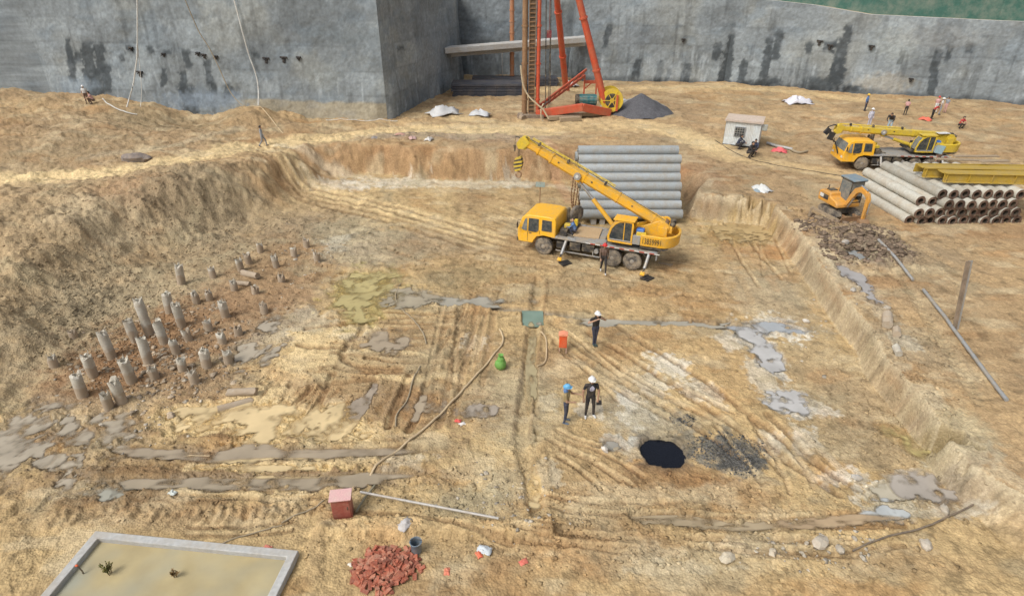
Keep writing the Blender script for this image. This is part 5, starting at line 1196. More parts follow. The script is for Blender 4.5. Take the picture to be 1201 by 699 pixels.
# thin orange post in the recess
x_, y_ = 0.0, 72.2; mb = MB(); z_ = hz(x_, y_); mb.cyl((0,0,0),(0,0,9.5),.24,n=14)
for q in np.arange(.8,9.4,1.1): mb.cyl((0,0,q),(0,0,q+.12),.29,n=14)
mb.box((.2,-.1,.3),(.9,.5,.5))
o = mb.build('steel_post', mat('orange_rust',(.42,.17,.07),.7,0,.6,(.35,.25,.18),1.5)); o.location = (x_,y_,z_); tag(o, 'rusty orange steel post standing in front of the dark recess', 'post')
mb = MB(); mb.cyl((0,0,0),(0,0,3.6),.06,n=8); mb.ell((0,0,3.7),(.16,.16,.16)); o = mb.build('lamp_post', GSTL); o.location = (-1.1,73.5,hz(-1.1,73.5)); tag(o,'thin post with small white round lamp left of the orange post','post')

# dark steel sheets stacked in front of the recess
SHEET = mat('dark_blue_steel', (.055,.06,.075), .6, .2, .3, (.22,.18,.14), .8)
def sheet_stack(c, w, d, h, n, label, rz=0):
    z = hz(c[0], c[1]); t = thing('steel_sheet_stack', label, 'steel stack', (c[0], c[1], z), rz); rr = random.Random(n)
    for i in range(n):
        mb = MB(); mb.box((rr.uniform(-.12,.12), rr.uniform(-.1,.1)+i*.06, h*(i+.5)/n), (w-rr.uniform(0,.4), d, h/n*.86))
        for k in range(8): mb.box((-w/2+w*(k+.5)/8, -d/2-.01+i*.06, h*(i+.5)/n), (.1,.06,h/n*.95))
        mb.build('sheet', SHEET, t, .01)
sheet_stack((-2.2, 66.6), 8.3, 2.6, 1.25, 5, 'large stack of dark steel sheets in front of the dark recess')
sheet_stack((.4, 71.4), 9.5, 1.8, .8, 3, 'lower stack of dark steel sheets behind the large one')

# gravel heap
def heap(px, py, rx, ry, hh, label, col, col2, m_name, n=46):
    x, y = G(px, py, 2.); z = hz(x, y); vs = []; nn = n; g = np.linspace(-1, 1, nn); XX, YY = np.meshgrid(g, g)
    rr = np.sqrt(XX**2+YY**2)+fbm(XX, YY, 2.1, 3, 200)*.14
    Z = np.maximum(0, 1-rr)**.9*hh+fbm(XX, YY, 11, 3, 210)*.06-.12
    V_ = np.stack([(XX*rx).ravel(), (YY*ry).ravel(), Z.ravel()], 1); i = np.arange((nn-1)*nn).reshape(nn-1, nn)[:, :-1].ravel(); F_ = np.stack([i,i+1,i+nn+1,i+nn],1)
    me = mesh_np('gravel_heap', V_, F_, SOIL); f = sstep(.05,-.15, V_[:,1]/ry+fbm(XX,YY,1.6,3,220).ravel()*.5-(.1))[:,None]
    vcol(me, np.array(col)*(1-f)+np.array(col2)*f); vfl(me, np.zeros(len(V_))); o = link('gravel_heap', me); o.location = (x,y,z); tag(o, label, 'heap', kind='stuff')
heap(750, 131, 3.3, 3.0, 1.7, 'pointed heap of grey gravel beside the piling rig', (.40,.42,.42), (.12,.125,.14), 'gravel')

# ------------------------------------------------------------------ site hut
x, y, z = wz(868, 169.5, 2.)
t = thing('site_hut', 'small white corrugated site hut with a barred window', 'hut', (x, y, z-.03), R(-24)); t.scale = (.87, .87, .9)
CORR = mat('corrugated_white', (.60,.64,.64), .55, 0, .35, (.5,.42,.3), 1.)
mb = MB(); Wd, Dp, Ht = 2.95, 2.2, 2.15
def corr(p0, p1, z0, z1, amp=.03, pitch=.14):
    p0, p1 = Vector(p0), Vector(p1); d = p1-p0; L = d.length; d /= L; nr = Vector((d.y,-d.x,0)); n = int(L/pitch*2)
    a = [p0+d*(L*i/n)+nr*(amp if i % 2 else 0) for i in range(n+1)]
    mb.add([q+Vector((0,0,z0)) for q in a]+[q+Vector((0,0,z1)) for q in a], [(i,i+1,n+2+i,n+1+i) for i in range(n)])
corr((-Wd/2,0,0),(Wd/2,0,0),0,Ht); corr((Wd/2,0,0),(Wd/2,Dp,0),0,Ht); corr((Wd/2,Dp,0),(-Wd/2,Dp,0),0,Ht); corr((-Wd/2,Dp,0),(-Wd/2,0,0),0,Ht)
mb.build('wall', CORR, t)
mb = MB(); mb.prism([(-Wd/2-.12,Ht),(-Wd/2-.12,Ht+.10),(Wd/2+.12,Ht+.10),(Wd/2+.12,Ht)], -.15, Dp+.1); mb.mi = 1; mb.box((0,-.17,Ht+.03),(Wd+.28,.04,.18)); mb.build('roof', [mat('roof_pinkish',(.55,.45,.37),.8,0,.5,(.45,.36,.25),1.), mat('roof_edge',(.50,.42,.36),.7)], t, .01)
wn = MB(); wn.box((-.22,-.06,1.28),(.95,.06,.86)); wf = wn.build('window', mat('window_frame',(.3,.32,.33),.5), t, .01)
mb = MB(); mb.box((-.22,-.10,1.28),(.83,.02,.74)); mb.build('pane', GLS, wf)
mb = MB()
for k in range(5): mb.beam((-.62+k*.2,-.125,.9),(-.62+k*.2,-.125,1.66),.025,.02)
for k in range(4): mb.beam((-.64,-.125,.98+k*.2),(.2,-.125,.98+k*.2),.02,.025)
mb.build('window_bars', GSTL, wf)
mb = MB(); mb.box((Wd/2+.3,.35,1.75),(.42,.6,.4)); mb.beam((Wd/2+.1,.1,1.55),(Wd/2+.5,.1,1.55),.06,.06); mb.build('air_conditioner', mat('ac_grey',(.34,.36,.33),.6), t, .03)
mb = MB(); mb.box((0,Dp/2,.06),(Wd+.1,Dp+.1,.14)); mb.build('floor_frame', DRK, t)

# ------------------------------------------------------------------ precast pile stubs standing in the red soil
def stub_mesh(h, r, seed):
    rr = random.Random(seed); mb = MB(); n = 14; prof = []
    k = max(2, int(h/.25)); vs = []
    for j in range(k+1):
        z = -.3+(h+.3)*j/k
        for i in range(n):
            a = 2*PI*i/n; q = r*(1+rr.uniform(-.07,.06)); zz = z+(rr.uniform(-.20,.10) if j == k else 0)
            vs.append((q*math.cos(a), q*math.sin(a), zz))
    fs = [(j*n+i, j*n+(i+1) % n, (j+1)*n+(i+1) % n, (j+1)*n+i) for j in range(k) for i in range(n)]
    b = len(vs)
    for zz, q in ((h-.02, r*.55), (h-.22, r*.5)):
        for i in range(n): a = 2*PI*i/n; vs.append((q*math.cos(a)*(1+rr.uniform(-.1,.1)), q*math.sin(a), zz+rr.uniform(-.04,.04)))
    fs += [(k*n+i, k*n+(i+1) % n, b+(i+1) % n, b+i) for i in range(n)]+[(b+i, b+(i+1) % n, b+n+(i+1) % n, b+n+i) for i in range(n)]+[tuple(range(b+n, b+2*n))]
    mb.add(vs, fs)
    for i in range(3):
        a = rr.uniform(0, 6.28); mb.cyl((r*.75*math.cos(a), r*.75*math.sin(a), h-.1), (r*.8*math.cos(a)+rr.uniform(-.05,.05), r*.8*math.sin(a), h+rr.uniform(.05,.18)), .012, n=5)
    return mb.mesh('pile_stub', STUBM, 40)
STUBM = mat('stub_concrete', (.52,.49,.41), .9, 0, .6, (.34,.27,.19), 2.2, bump=.6)
nt_ = STUBM.node_tree; b_ = nt_.nodes['Principled BSDF']; src_ = b_.inputs['Base Color'].links[0].from_socket
g_ = N(nt_, 'ShaderNodeNewGeometry'); sx_ = nt_.nodes.new('ShaderNodeSeparateXYZ'); nt_.links.new(g_.outputs['Position'], sx_.inputs[0]); nz_ = N(nt_, 'ShaderNodeTexNoise', Scale=2.5, Detail=4.); nt_.links.new(g_.outputs['Position'], nz_.inputs['Vector'])
ad_ = nt_.nodes.new('ShaderNodeMath'); ad_.operation = 'MULTIPLY_ADD'; nt_.links.new(nz_.outputs['Fac'], ad_.inputs[0]); ad_.inputs[1].default_value = -.8; nt_.links.new(sx_.outputs['Z'], ad_.inputs[2])
rp_ = ramp(nt_, ad_.outputs[0], -.0, .12, (.7,)*3, (0,)*3); nt_.links.new(mixrgb(nt_, 'MIX', rp_.outputs[0], src_, (.33,.24,.155)), b_.inputs['Base Color'])
# base px, top px
PS = [((176,392),(166,352)),((199,366),(194,344)),((214,383),(208,355)),((159,399),(151,376)),((131,418),(124,390)),((174,425),(166,398)),((193,403),(187,378)),((110,441),(101,416)),
      ((155,448),(145,420)),((97,464),(86,440)),((144,472),(134,446)),((265,372),(264,354)),((262,404),(257,391)),((231,355),(231,343)),((246,352),(245,341)),((243,430),(238,411)),((229,450),(225,436)),
      ((128,478),(124,462)),((213,333),(207,311)),((283,317),(281,304)),((292,308),(291,298)),((306,296),(305,286)),((324,312),(322,300)),((88,398),(84,388)),((215,436),(210,420)),((207,415),(203,400)),
      ((222,400),(219,388)),((246,388),(244,376)),((280,392),(279,383)),((268,425),(265,412)),((300,345),(299,336)),((275,340),(274,330)),((330,330),(330,322)),((345,300),(345,291)),((360,290),(360,281)),
      ((182,444),(177,431)),((64,430),(60,418)),((372,306),(372,297)),((250,325),(249,315)),((310,365),(309,357))]
PS.sort(key=lambda q: -q[0][1])
rows = [PS[i:i+7] for i in range(0, len(PS), 7)]
rn = ['nearest','second nearest','third','fourth','fifth','sixth','farthest']
for ri, row in enumerate(rows):
    for ci, (b, tp) in enumerate(sorted(row)):
        gx_, gy_ = G(*b, 0); h_ = V(tp[0], tp[1], gy_).z; h_ = max(.3, h_)
        g0 = hz(gx_, gy_)
        o = link('pile_stub', stub_mesh(h_-g0+.0, .2 if h_ > .8 else .18, ri*10+ci)); rr = random.Random(ri*50+ci)
        o.location = (gx_, gy_, g0); o.rotation_euler = (rr.uniform(-.09,.09), rr.uniform(-.10,.08), rr.uniform(0,6))
        size = 'tall' if h_ > 1.35 else 'mid-height' if h_ > .85 else 'short'
        tag(o, '%s broken concrete pile stub, %s from the left in the %s row' % (size, ordn(ci), rn[ri]), 'pile stub', 'broken concrete pile stubs in the muddy floor')
# broken pieces lying down
def lying(px, py, z, L, rz, r, label, group=None, m=None):
    x, y = G(px, py, z); zz = hz(x, y); mb = MB(); rr = random.Random(int(px)); n = 12; vs = []
    for j in range(6):
        for i in range(n): a = 2*PI*i/n; q = r*(1+rr.uniform(-.06,.06)); vs.append((-L/2+L*j/5+(rr.uniform(-.06,.06) if j in (0,5) else 0), q*math.cos(a), q*math.sin(a)))
    mb.add(vs, [(j*n+i, j*n+(i+1) % n, (j+1)*n+(i+1) % n, (j+1)*n+i) for j in range(5) for i in range(n)]+[tuple(range(n))[::-1], tuple(range(5*n, 6*n))])
    o = mb.build('broken_pile', m or STUBM); o.location = (x, y, zz+r*.75); o.rotation_euler = (0, rr.uniform(-.06,.06), rz); tag(o, label, 'broken pile', group)
CLAYP = mat('clay_pipe', (.44,.37,.28), .9, 0, .6, (.42,.31,.2), 3., bump=.5)
lying(285,463,0,1.1,.05,.16,'broken pile piece lying at the sandy puddle, upper one of two','broken pile pieces by the sandy puddle'); lying(276,473,0,1.2,.5,.16,'broken pile piece lying at the sandy puddle, lower one of two','broken pile pieces by the sandy puddle')
lying(294,325,0,1.1,-.45,.17,'pale round pile piece lying among the far stubs')
lying(285,334,0,.8,-.2,.13,'thin pile piece lying just below the pale round one')
lying(1036,388,.9,1.0,1.1,.21,'thick broken pipe end poking over the right bank','broken pipe ends at the right bank',CLAYP); lying(1049,396,1.1,.5,1.1,.16,'short broken pipe end right of the thick one at the bank','broken pipe ends at the right bank',CLAYP)
lying(1047,424,.8,.5,1.3,.14,'muddy pipe end stuck in the face of the right bank',None,STUBM)
lying(310,160+8,2,.1,.1,.05,'small stub by the haul road') if False else None
# rubble wad on road at left
x,y,z = wz(158,188,2.2); mb = MB(); mb.ell((0,0,.15),(.9,.6,.35),12,8,.2,3); mb.ell((.7,.1,.1),(.5,.4,.25),10,7,.2,4); o = mb.build('dark_lump', mat('dark_lump',(.20,.17,.15),.9,0,.5,(.35,.27,.2),4.,bump=.6)); o.location=(x,y,z); tag(o,'dark lump of rubble beside the haul road at the left','rubble lump')

# ------------------------------------------------------------------ hoses, pipes and ropes
def ground_line(name, label, cat, px, r, m, z=0., seg=6, group=None, lift=0., nn=7):
    P_ = smooth_pts([(*G(a, b, z), 0) for a, b in px], seg); h = hzs([(p.x, p.y) for p in P_]); 
    hs = np.convolve(np.pad(h, 2, 'edge'), np.ones(5)/5, 'valid'); h = np.maximum(h, hs)
    o0 = Vector((P_[0].x, P_[0].y, h[0])); pts = [Vector((p.x, p.y, hh+r+lift))-o0 for p, hh in zip(P_, h)]
    mb = MB(); mb.tube(pts, r, nn); o = mb.build(name, m, ang=60); o.location = o0; return tag(o, label, cat, group)
HOSE = mat('tan_hose', (.52,.40,.24), .7, 0, .3, (.4,.3,.2), 3.); HOSE2 = mat('pale_pipe', (.46,.44,.40), .6, .1, .5, (.38,.28,.18), 2.); ROPE = mat('pale_rope', (.60,.60,.56), .8); ROPEB = mat('brown_rope', (.30,.25,.17), .8)
ground_line('hose', 'long tan hose running diagonally from the red cabinet past the green bag', 'hose', [(586,386),(590,395),(588,405),(576,420),(560,438),(535,466),(505,497),(470,524),(445,545),(428,562),(414,574)], .045, HOSE)
ground_line('hose', 'short tan hose curling beside the orange cabinet', 'hose', [(634,391),(640,396),(641,412),(639,424),(630,430)], .035, HOSE)
ground_line('hose', 'thin dark hose running down from the ochre puddle', 'hose', [(470,332),(464,345),(468,358),(484,374),(496,390),(500,404)], .03, ROPEB)
ground_line('hose', 'thin dark hose in the ruts below the other dark hose', 'hose', [(493,430),(484,448),(478,468),(466,485),(464,500)], .03, ROPEB)
ground_line('hose', 'thin hose trailing over the basin towards the red cabinet', 'hose', [(330,612),(350,603),(368,596),(380,588)], .025, ROPEB)
ground_line('rope', 'thin pale rope on the mud at the left above the lower mud lane', 'rope', [(183,536),(200,534),(220,533),(246,534)], .02, HOSE)
ground_line('hose', 'pale slurry hose across the lower end of the long drain', 'hose', [(604,660),(592,650),(600,640)], .02, ROPE) if False else None
ground_line('cable', 'white cable along the foot of the left wall', 'rope', [(122,122),(128,127),(145,131),(160,131)], .05, ROPE, 2.9)
ground_line('rope', 'thin pale line on the ground in front of the wall corner', 'rope', [(382,139),(410,140),(440,141),(466,141)], .03, ROPE, 2.)
t_ = ground_line('steel_pipe', 'long thin pipe lying from the red cabinet to the pit centre', 'pipe', [(424,584),(585,619)], .04, HOSE2, 0, 1, None, .12)
ground_line('steel_pipe', 'short green-brown bar crossing the long thin pipe by the red cabinet', 'pipe', [(440,572),(428,587),(418,602)], .04, mat('olive_bar',(.2,.19,.13),.7), 0, 4, None, .05)
ground_line('steel_pipe', 'thin dark pole lying at the lower right of the pit', 'pole', [(1000,646),(1040,631),(1085,620),(1110,608),(1140,594)], .03, mat('dark_pole',(.15,.12,.09),.7), 0, 4, None, .03)
ground_line('steel_pipe', 'grey pipe on the right bench, upper length nearest the excavator', 'pipe', [(1027,291),(1048,310),(1070,331)], .07, GSTL, 1.35, 3, 'grey pipes along the right bench')
ground_line('steel_pipe', 'grey pipe on the right bench, lower length below the leaning beam', 'pipe', [(1082,342),(1108,374),(1140,415),(1180,470)], .075, GSTL, 1.3, 3, 'grey pipes along the right bench')
ground_line('steel_pipe', 'blue-grey pipe lying right of the site hut', 'pipe', [(900,166),(912,169),(930,172)], .12, GSTL, 2., 3)
ground_line('timber', 'dark branch lying right of the red bag near the hut', 'branch', [(926,171),(938,175),(948,173)], .09, ROPEB, 2., 3)
ground_line('cable', 'thin black cable lying across the sand behind the hut road', 'cable', [(838,165),(860,176),(900,188),(960,196),(1020,205)], .02, BLK, 1.9, 4)
# hanging ropes on the left wall
def hang(label, pts, r, m):
    P_ = [V(*p) for p in pts]; P_ = smooth_pts([tuple(p) for p in P_], 5); o0 = P_[0].copy(); mb = MB(); mb.tube([p-o0 for p in P_], r, 6); o = mb.build('hanging_rope', m, ang=60); o.location = o0; tag(o, label, 'rope', 'ropes hanging over the left wall')
hang('white rope pair hanging down the left wall, leftmost of the ropes', [(161,-5,57.4),(161,60,57.),(159,80,56.8),(156,100,56.6),(151,118,56.3),(146,135,55.6),(143,142,55.2)], .055, ROPE)
hang('short white strand beside the leftmost hanging rope', [(161,30,57.25),(162,60,57.1),(164,78,56.9),(166,110,56.6),(163,138,55.8)], .025, ROPE)
hang('thin brown rope slanting down the left wall between the white ones', [(215,-5,57.4),(232,35,57.2),(245,56,57.),(256,78,56.8),(270,108,56.4),(284,124,55.4)], .04, ROPEB)
hang('white rope ending on the earth mound, rightmost of the hanging ropes', [(273,-5,57.4),(285,40,57.1),(292,65,57.),(300,87,56.7),(303,105,56.3),(303,124,55.)], .055, ROPE)
ground_line('rope', 'brown rope running from the mound to the haul road', 'rope', [(286,125),(300,126),(314,132),(330,145)], .04, HOSE, 2.9)
# leaning steel beam on the right bench
x, y = G(1122,385,1.3); z = hz(x,y); top = V(1137,306,y+.2); d = top-Vector((x,y,z)); mb = MB()
mb.beam((0,0,-.2), d, .04, .12, up=(0,1,0)); mb.mi = 1; 
dn = d.normalized(); sd_ = dn.cross(Vector((0,1,0))).normalized()
mb.mi = 0; mb.beam(Vector((0,0,-.2))+sd_*.06, d+sd_*.06, .15, .03, up=(0,1,0)); mb.mi = 1; mb.beam(Vector((0,0,-.2))-sd_*.06, d-sd_*.06, .15, .03, up=(0,1,0)); 
o = mb.build('steel_post', [mat('dull_brown',(.22,.17,.12),.75,.1,.6,(.36,.28,.2),2.), GSTL], bevel=.005); o.location = (x,y,z); tag(o,'leaning brown steel beam planted upright on the right bench','post')

# ------------------------------------------------------------------ small site things
RCAB = mat('cabinet_red', (.33,.085,.06), .6, 0, .35, (.45,.28,.2), 3.); RTOP = mat('cabinet_top_pink', (.66,.40,.38), .6, 0, .3, (.6,.5,.4), 4.)
x,y,z = wz(402,607,0); t = thing('electrical_cabinet','faded red electrical cabinet with a pink top beside the thin pipe','cabinet',(x,y+.15,z),R(8))
mb = MB(); mb.box((0,0,.43),(.58,.36,.82)); mb.build('cabinet_body', RCAB, t, .015)
mb = MB(); mb.prism([(-.33,.84),(-.33,.88),(.33,.88),(.33,.84)],-.24,.24); mb.build('cabinet_top', RTOP, t, .008)
mb = MB(); mb.box((0,-.19,.45),(.5,.015,.68)); mb.mi=1; mb.box((.18,-.205,.48),(.03,.02,.12)); mb.build('door',[RCAB,BLK],t,.004)
ORNG = mat('cabinet_orange', (.72,.10,.025), .5, 0, .2, DUST, 3.)
x,y,z = wz(660,409,0); t = thing('electrical_cabinet','bright orange cabinet on legs standing in the middle of the pit','cabinet',(x,y,z),R(-5))
mb = MB(); mb.box((0,0,.62),(.34,.26,.62)); mb.build('cabinet_body', ORNG, t, .012)
mb = MB(); mb.prism([(-.2,.93),(-.2,.97),(0,1.03),(.2,.97),(.2,.93)],-.17,.17); mb.build('cabinet_top', mat('orange_light',(.80,.30,.17),.5,0,.2), t)
for a in (-1,1):
    for b in (-1,1): mb = MB(); mb.beam((a*.15,b*.11,-.05),(a*.15,b*.11,.32),.03,.03); mb.build('leg', mat('leg_pink',(.6,.4,.33),.6), t)
mb = MB(); mb.box((0,-.135,.62),(.26,.01,.5)); mb.build('door', ORNG, t, .003)
GRN = mat('green_sack', (.13,.34,.06), .7, 0, .2, (.4,.36,.2), 8., bump=.6)
x,y,z = wz(587,431,0); t = thing('sack','bright green sack tied at the top beside the long hose','sack',(x,y,z))
mb = MB(); mb.ell((0,0,.22),(.24,.22,.27),16,10,.07,5); mb.ell((.02,0,.45),(.16,.15,.16),14,8,.1,6); mb.build('sack_body', GRN, t, ang=80)
mb = MB(); mb.rings([(.03,.55),(.07,.6),(.12,.7),(.02,.66)],(.02,0,0),'z',10); mb.build('sack_neck', GRN, t)
def rag(px,py,z_,s,col,label,cat='litter',name='plastic_scrap',group=None):
    x,y,z = wz(px,py,z_); mb = MB(); rr = random.Random(int(px*3)); n = 9; g = np.linspace(-1,1,n)
    vs = [(a*s*(1+rr.uniform(-.15,.15)), b*s*.7*(1+rr.uniform(-.15,.15)), max(.02, s*.55*(1-.7*(a*a+b*b)))*rr.uniform(.35,1.2)) for b in g for a in g]
    mb.add(vs,[(j*n+i,j*n+i+1,(j+1)*n+i+1,(j+1)*n+i) for j in range(n-1) for i in range(n-1)])
    o = mb.build(name, mat('cloth_%02d%02d%02d'%tuple(int(c*99) for c in col), col, .7, 0, .25, DUST, 6.), ang=60); sf = o.modifiers.new('thick','SOLIDIFY'); sf.thickness = .012; o.location=(x,y,z); o.rotation_euler=(0,0,rr.uniform(0,3)); tag(o,label,cat,group)
rag(537,493,0,.12,(.65,.08,.07),'red half of the crumpled litter in the middle of the pit'); rag(542,496,0,.12,(.72,.68,.64),'white crumpled sheet beside the red litter')
rag(562,653,0,.12,(.75,.16,.08),'orange-red scrap near the bottom edge left of the red scrap'); rag(568,647,0,.2,(.56,.62,.66),'pale blue-grey sheet by the orange-red scrap')
rag(614,660,0,.13,(.72,.16,.12),'red scrap near the bottom edge, rightmost of the red ones'); rag(524,671,0,.12,(.70,.2,.12),'small red scrap at the bottom edge right of the bricks')
rag(476,621,0,.24,(.52,.50,.49),'grey-white cement sack lying above the blue bucket'); rag(312,637,.3,.12,(.70,.22,.16),'pink scrap on the rim of the concrete basin'); rag(203,579,0,.14,(.5,.55,.52),'small pale scrap in the mud above the basin')
rag(893,222,1.5,.62,(.62,.64,.63),'white plastic-wrapped bundle on the bench left of the excavator','bundle','wrapped_bundle'); rag(888,224,1.5,.3,(.25,.33,.38),'blue-grey plastic at the left foot of the white bundle','plastic')
rag(935,121,2.,1.3,(.66,.66,.72),'large pale sheet lying on the sand before the right wall','plastic sheet'); rag(915,173,2.,.55,(.70,.10,.12),'red bag beside the blue-grey pipe near the hut','bag','bag')
rag(728,120,2.,.8,(.68,.68,.74),'white sheeting between winch drum and gravel heap, upper piece','plastic sheet'); rag(724,131,2.,1.,(.66,.64,.70),'white sheeting below the winch drum','plastic sheet')
rag(310,118+0,3.,.5,(.55,.56,.54),'pale sack on the mound beside the rightmost rope','sack','sack'); rag(1050,126,2.,.2,(.5,.5,.5),'small grey scrap near the two men by the far wall') if False else None
rag(520,134,2.,1.4,(.56,.57,.57),'grey-white sheet on the ground below the steel stack','plastic sheet'); rag(563,136,2.,.9,(.50,.52,.54),'smaller grey sheet right of the larger one below the steel stack','plastic sheet')
rag(669,98,2.2,.9,(.50,.48,.46),'grey heap of sacks behind the rig leg','sacks','sack_heap'); rag(1024,151,2,.35,(.6,.6,.6),'small white sack between the two men beyond the parked crane','sack','sack')
rag(1085,141,2.,.5,(.72,.12,.07),'red-orange bag beside the group at the far wall','bag','bag')
for k,(px,py,c,lab) in enumerate(((470,160,(.45,.25,.2),'reddish scrap on the edge of the back bank'),(503,166,(.62,.6,.56),'white scrap on the edge of the back bank'),(440,163,(.25,.23,.22),'dark scrap on the edge of the back bank'),(484,164,(.5,.33,.3),'pink scrap between the others on the back bank'))): rag(px,py,2.05,.4,c,lab)
# bucket
x,y,z = wz(489,648,0); t = thing('bucket','blue-grey bucket standing right of the brick heap','bucket',(x,y,z)); BK = mat('bucket_blue',(.14,.19,.24),.5,0,.3,DUST,5.)
mb = MB(); mb.rings([(.12,0),(.14,.02),(.165,.40),(.18,.42),(.18,.44),(.155,.44),(.13,.08),(.001,.07)],(0,0,0),'z',20,close=False); mb.build('bucket_body',BK,t)
mb = MB(); mb.tube([(.17*math.cos(a),.05-.04*math.sin(a),.42+.0*a+.17*math.sin(a)*.5) for a in np.linspace(0,PI,12)],.008,6); mb.build('handle',DRK,t)
# brick heap : every brick its own thing, three shared meshes
def brick_mesh(seed):
    rr = random.Random(seed); mb = MB(); L = (.22,.16,.11)[seed % 3]; mb.box((0,0,0),(L,.105,.053)); mb.v = [(v[0]+rr.uniform(-.012,.012)*(3 if seed % 3 else 1),v[1]+rr.uniform(-.005,.005),v[2]+rr.uniform(-.004,.004)) for v in mb.v]
    return mb.mesh('brick', [mat('brick_red',(.36,.095,.05),.85,0,.3,(.5,.35,.25),5.,bump=.5), mat('brick_pale',(.42,.15,.085),.85,0,.35,(.5,.38,.28),5.),mat('brick_dark',(.26,.07,.04),.85,0,.3,(.4,.28,.2),5.)][seed//3 % 3])
BM_ = [brick_mesh(i) for i in range(9)]
hx, hy = G(452,668,0); rr = random.Random(5); placed = []
hz0 = hz(hx,hy)
for i in range(290):
    while True:
        a, b = rr.gauss(0,.5), rr.gauss(0,.5)
        if a*a+b*b < 1: break
    X_, Y_ = hx+a*1.05, hy+b*.78; d = math.hypot(a,b); placed.append((X_,Y_,d))
ph = hzs([(p[0],p[1]) for p in placed]); placed = sorted([(p[0],p[1],p[2],h) for p,h in zip(placed,ph)], key=lambda p:-p[2])
side = lambda a,b: ('upper' if b>0 else 'lower')+(' left' if a<0 else ' right')
for i,(X_,Y_,d,h) in enumerate(placed):
    o = link('brick', BM_[rr.randrange(9)]); o.location = (X_,Y_,h+.02+.34*max(0,1-d)*rr.uniform(.55,1.)); o.rotation_euler = (rr.uniform(-.5,.5),rr.uniform(-.4,.4),rr.uniform(0,6.3))
    tag(o,'broken red brick loose in the heap near the bottom edge','brick','broken red bricks heaped near the bottom edge')
rag(484,655,0,.16,(.66,.64,.6),'white scrap lying on the brick heap'); rag(411,662,0,.08,(.7,.66,.58),'small white lump at the left edge of the brick heap')
# shrub tips rising from the basin edge, grass stems by it
def tips(px,py,z,h,n,label,seed,col=(.14,.16,.035)):
    x,y = G(px,py,z); t = thing('shrub',label,'plant',(x,y,z)); rr = random.Random(seed); mb = MB(); fl = MB()
    for i in range(n):
        a = rr.uniform(0,6.28); tp = Vector((math.cos(a)*rr.uniform(.02,.16),math.sin(a)*rr.uniform(.02,.16),h*rr.uniform(.6,1.))); mb.tube([(0,0,-.4),tp*.5,tp],.008,5)
        for k in range(26):
            q = tp*rr.uniform(.35,1.05); d = Vector((rr.uniform(-1,1),rr.uniform(-1,1),rr.uniform(.2,1.3))).normalized(); s = d.cross(Vector((0,0,1))).normalized()*.016; L=.07*rr.uniform(.6,1.2); fl.add([q,q+d*L*.5+s,q+d*L,q+d*L*.5-s],[(0,1,2,3)])
    mb.build('stem',mat('stem_brown',(.16,.11,.06),.8),t); fl.build('foliage',mat('leaf_olive_%d'%seed,col,.6,0,.5,(.28,.16,.05),14.),t)
tips(129,672,.15,.42,9,'olive-green shrub tips at the bottom edge in the basin, larger clump',1); tips(205,676,.15,.26,6,'small brownish shrub tips at the bottom edge right of the larger clump',2,(.22,.14,.05))
x,y = G(97,672,.15); mb = MB(); mb.tube([(0,0,-.3),(.02,0,.1),(-.06,.02,.28)],.02,6); mb.mi = 1; mb.ell((-.08,.02,.30),(.05,.035,.035),8,6); o = mb.build('pipe_stub',[BLK,ORNG]); o.location=(x,y,.15); tag(o,'bent dark pipe with a red tip in the basin at the bottom left','pipe')
ground_line('hose','thin hose lying over the basin rim into the yellow water','hose',[(205,672),(230,656),(252,644),(262,636),(290,625),(330,613)],.022,ROPEB,.14)

# ------------------------------------------------------------------ people
SKIN = mat('skin',(.42,.25,.16),.6,0,.0,bump=0); HAIR = mat('hair_black',(.015,.013,.012),.6,0,0,bump=0)
def cmat(nm,c): return mat('cloth_'+nm,c,.85,0,.12,DUST,5.,bump=.1)
TEE_B=cmat('black',(.018,.018,.022)); DARKB=cmat('navy',(.03,.04,.075)); WH=cmat('white',(.62,.62,.60)); KHAKI=cmat('khaki',(.30,.23,.11)); BLUEC=cmat('blue',(.10,.20,.42)); GREYC=cmat('grey',(.26,.28,.31)); REDC=cmat('red',(.48,.05,.05)); PINKC=cmat('pink',(.58,.34,.32)); BRN=cmat('brown',(.13,.08,.06)); LBL=cmat('lightblue',(.38,.52,.60)); SHOEB=cmat('shoe',(.03,.028,.027))
HELW=mat('helmet_white',(.74,.74,.72),.35,0,.05,bump=0); HELB=mat('helmet_blue',(.12,.38,.62),.35,0,.05,bump=0); HELR=mat('helmet_red',(.60,.03,.03),.35,0,.05,bump=0); HELY=mat('helmet_yellow',(.75,.5,.05),.35,0,.05,bump=0)
BASE = dict(pelvis=(0,0,.95),waist=(0,.0,1.10),chest=(0,-.01,1.30),neck=(0,.005,1.48),head=(0,-.015,1.62),
            shL=(.19,.01,1.42),elL=(.25,.03,1.14),wrL=(.25,-.06,.90),shR=(-.19,.01,1.42),elR=(-.25,.03,1.14),wrR=(-.25,-.06,.90),
            hipL=(.09,0,.92),knL=(.10,-.02,.50),anL=(.11,.02,.09),toL=(.13,-.13,.04),hipR=(-.09,0,.92),knR=(-.10,-.02,.50),anR=(-.11,.02,.09),toR=(-.13,-.13,.04))
def pose(**k): d = dict(BASE); d.update(k); return d
WALK = pose(knL=(.09,-.22,.52),anL=(.09,-.26,.12),toL=(.09,-.40,.09),knR=(-.09,.04,.50),anR=(-.09,.30,.14),toR=(-.09,.20,.04),elL=(.24,.14,1.17),wrL=(.22,.12,.93),elR=(-.24,-.08,1.16),wrR=(-.22,-.26,.98))
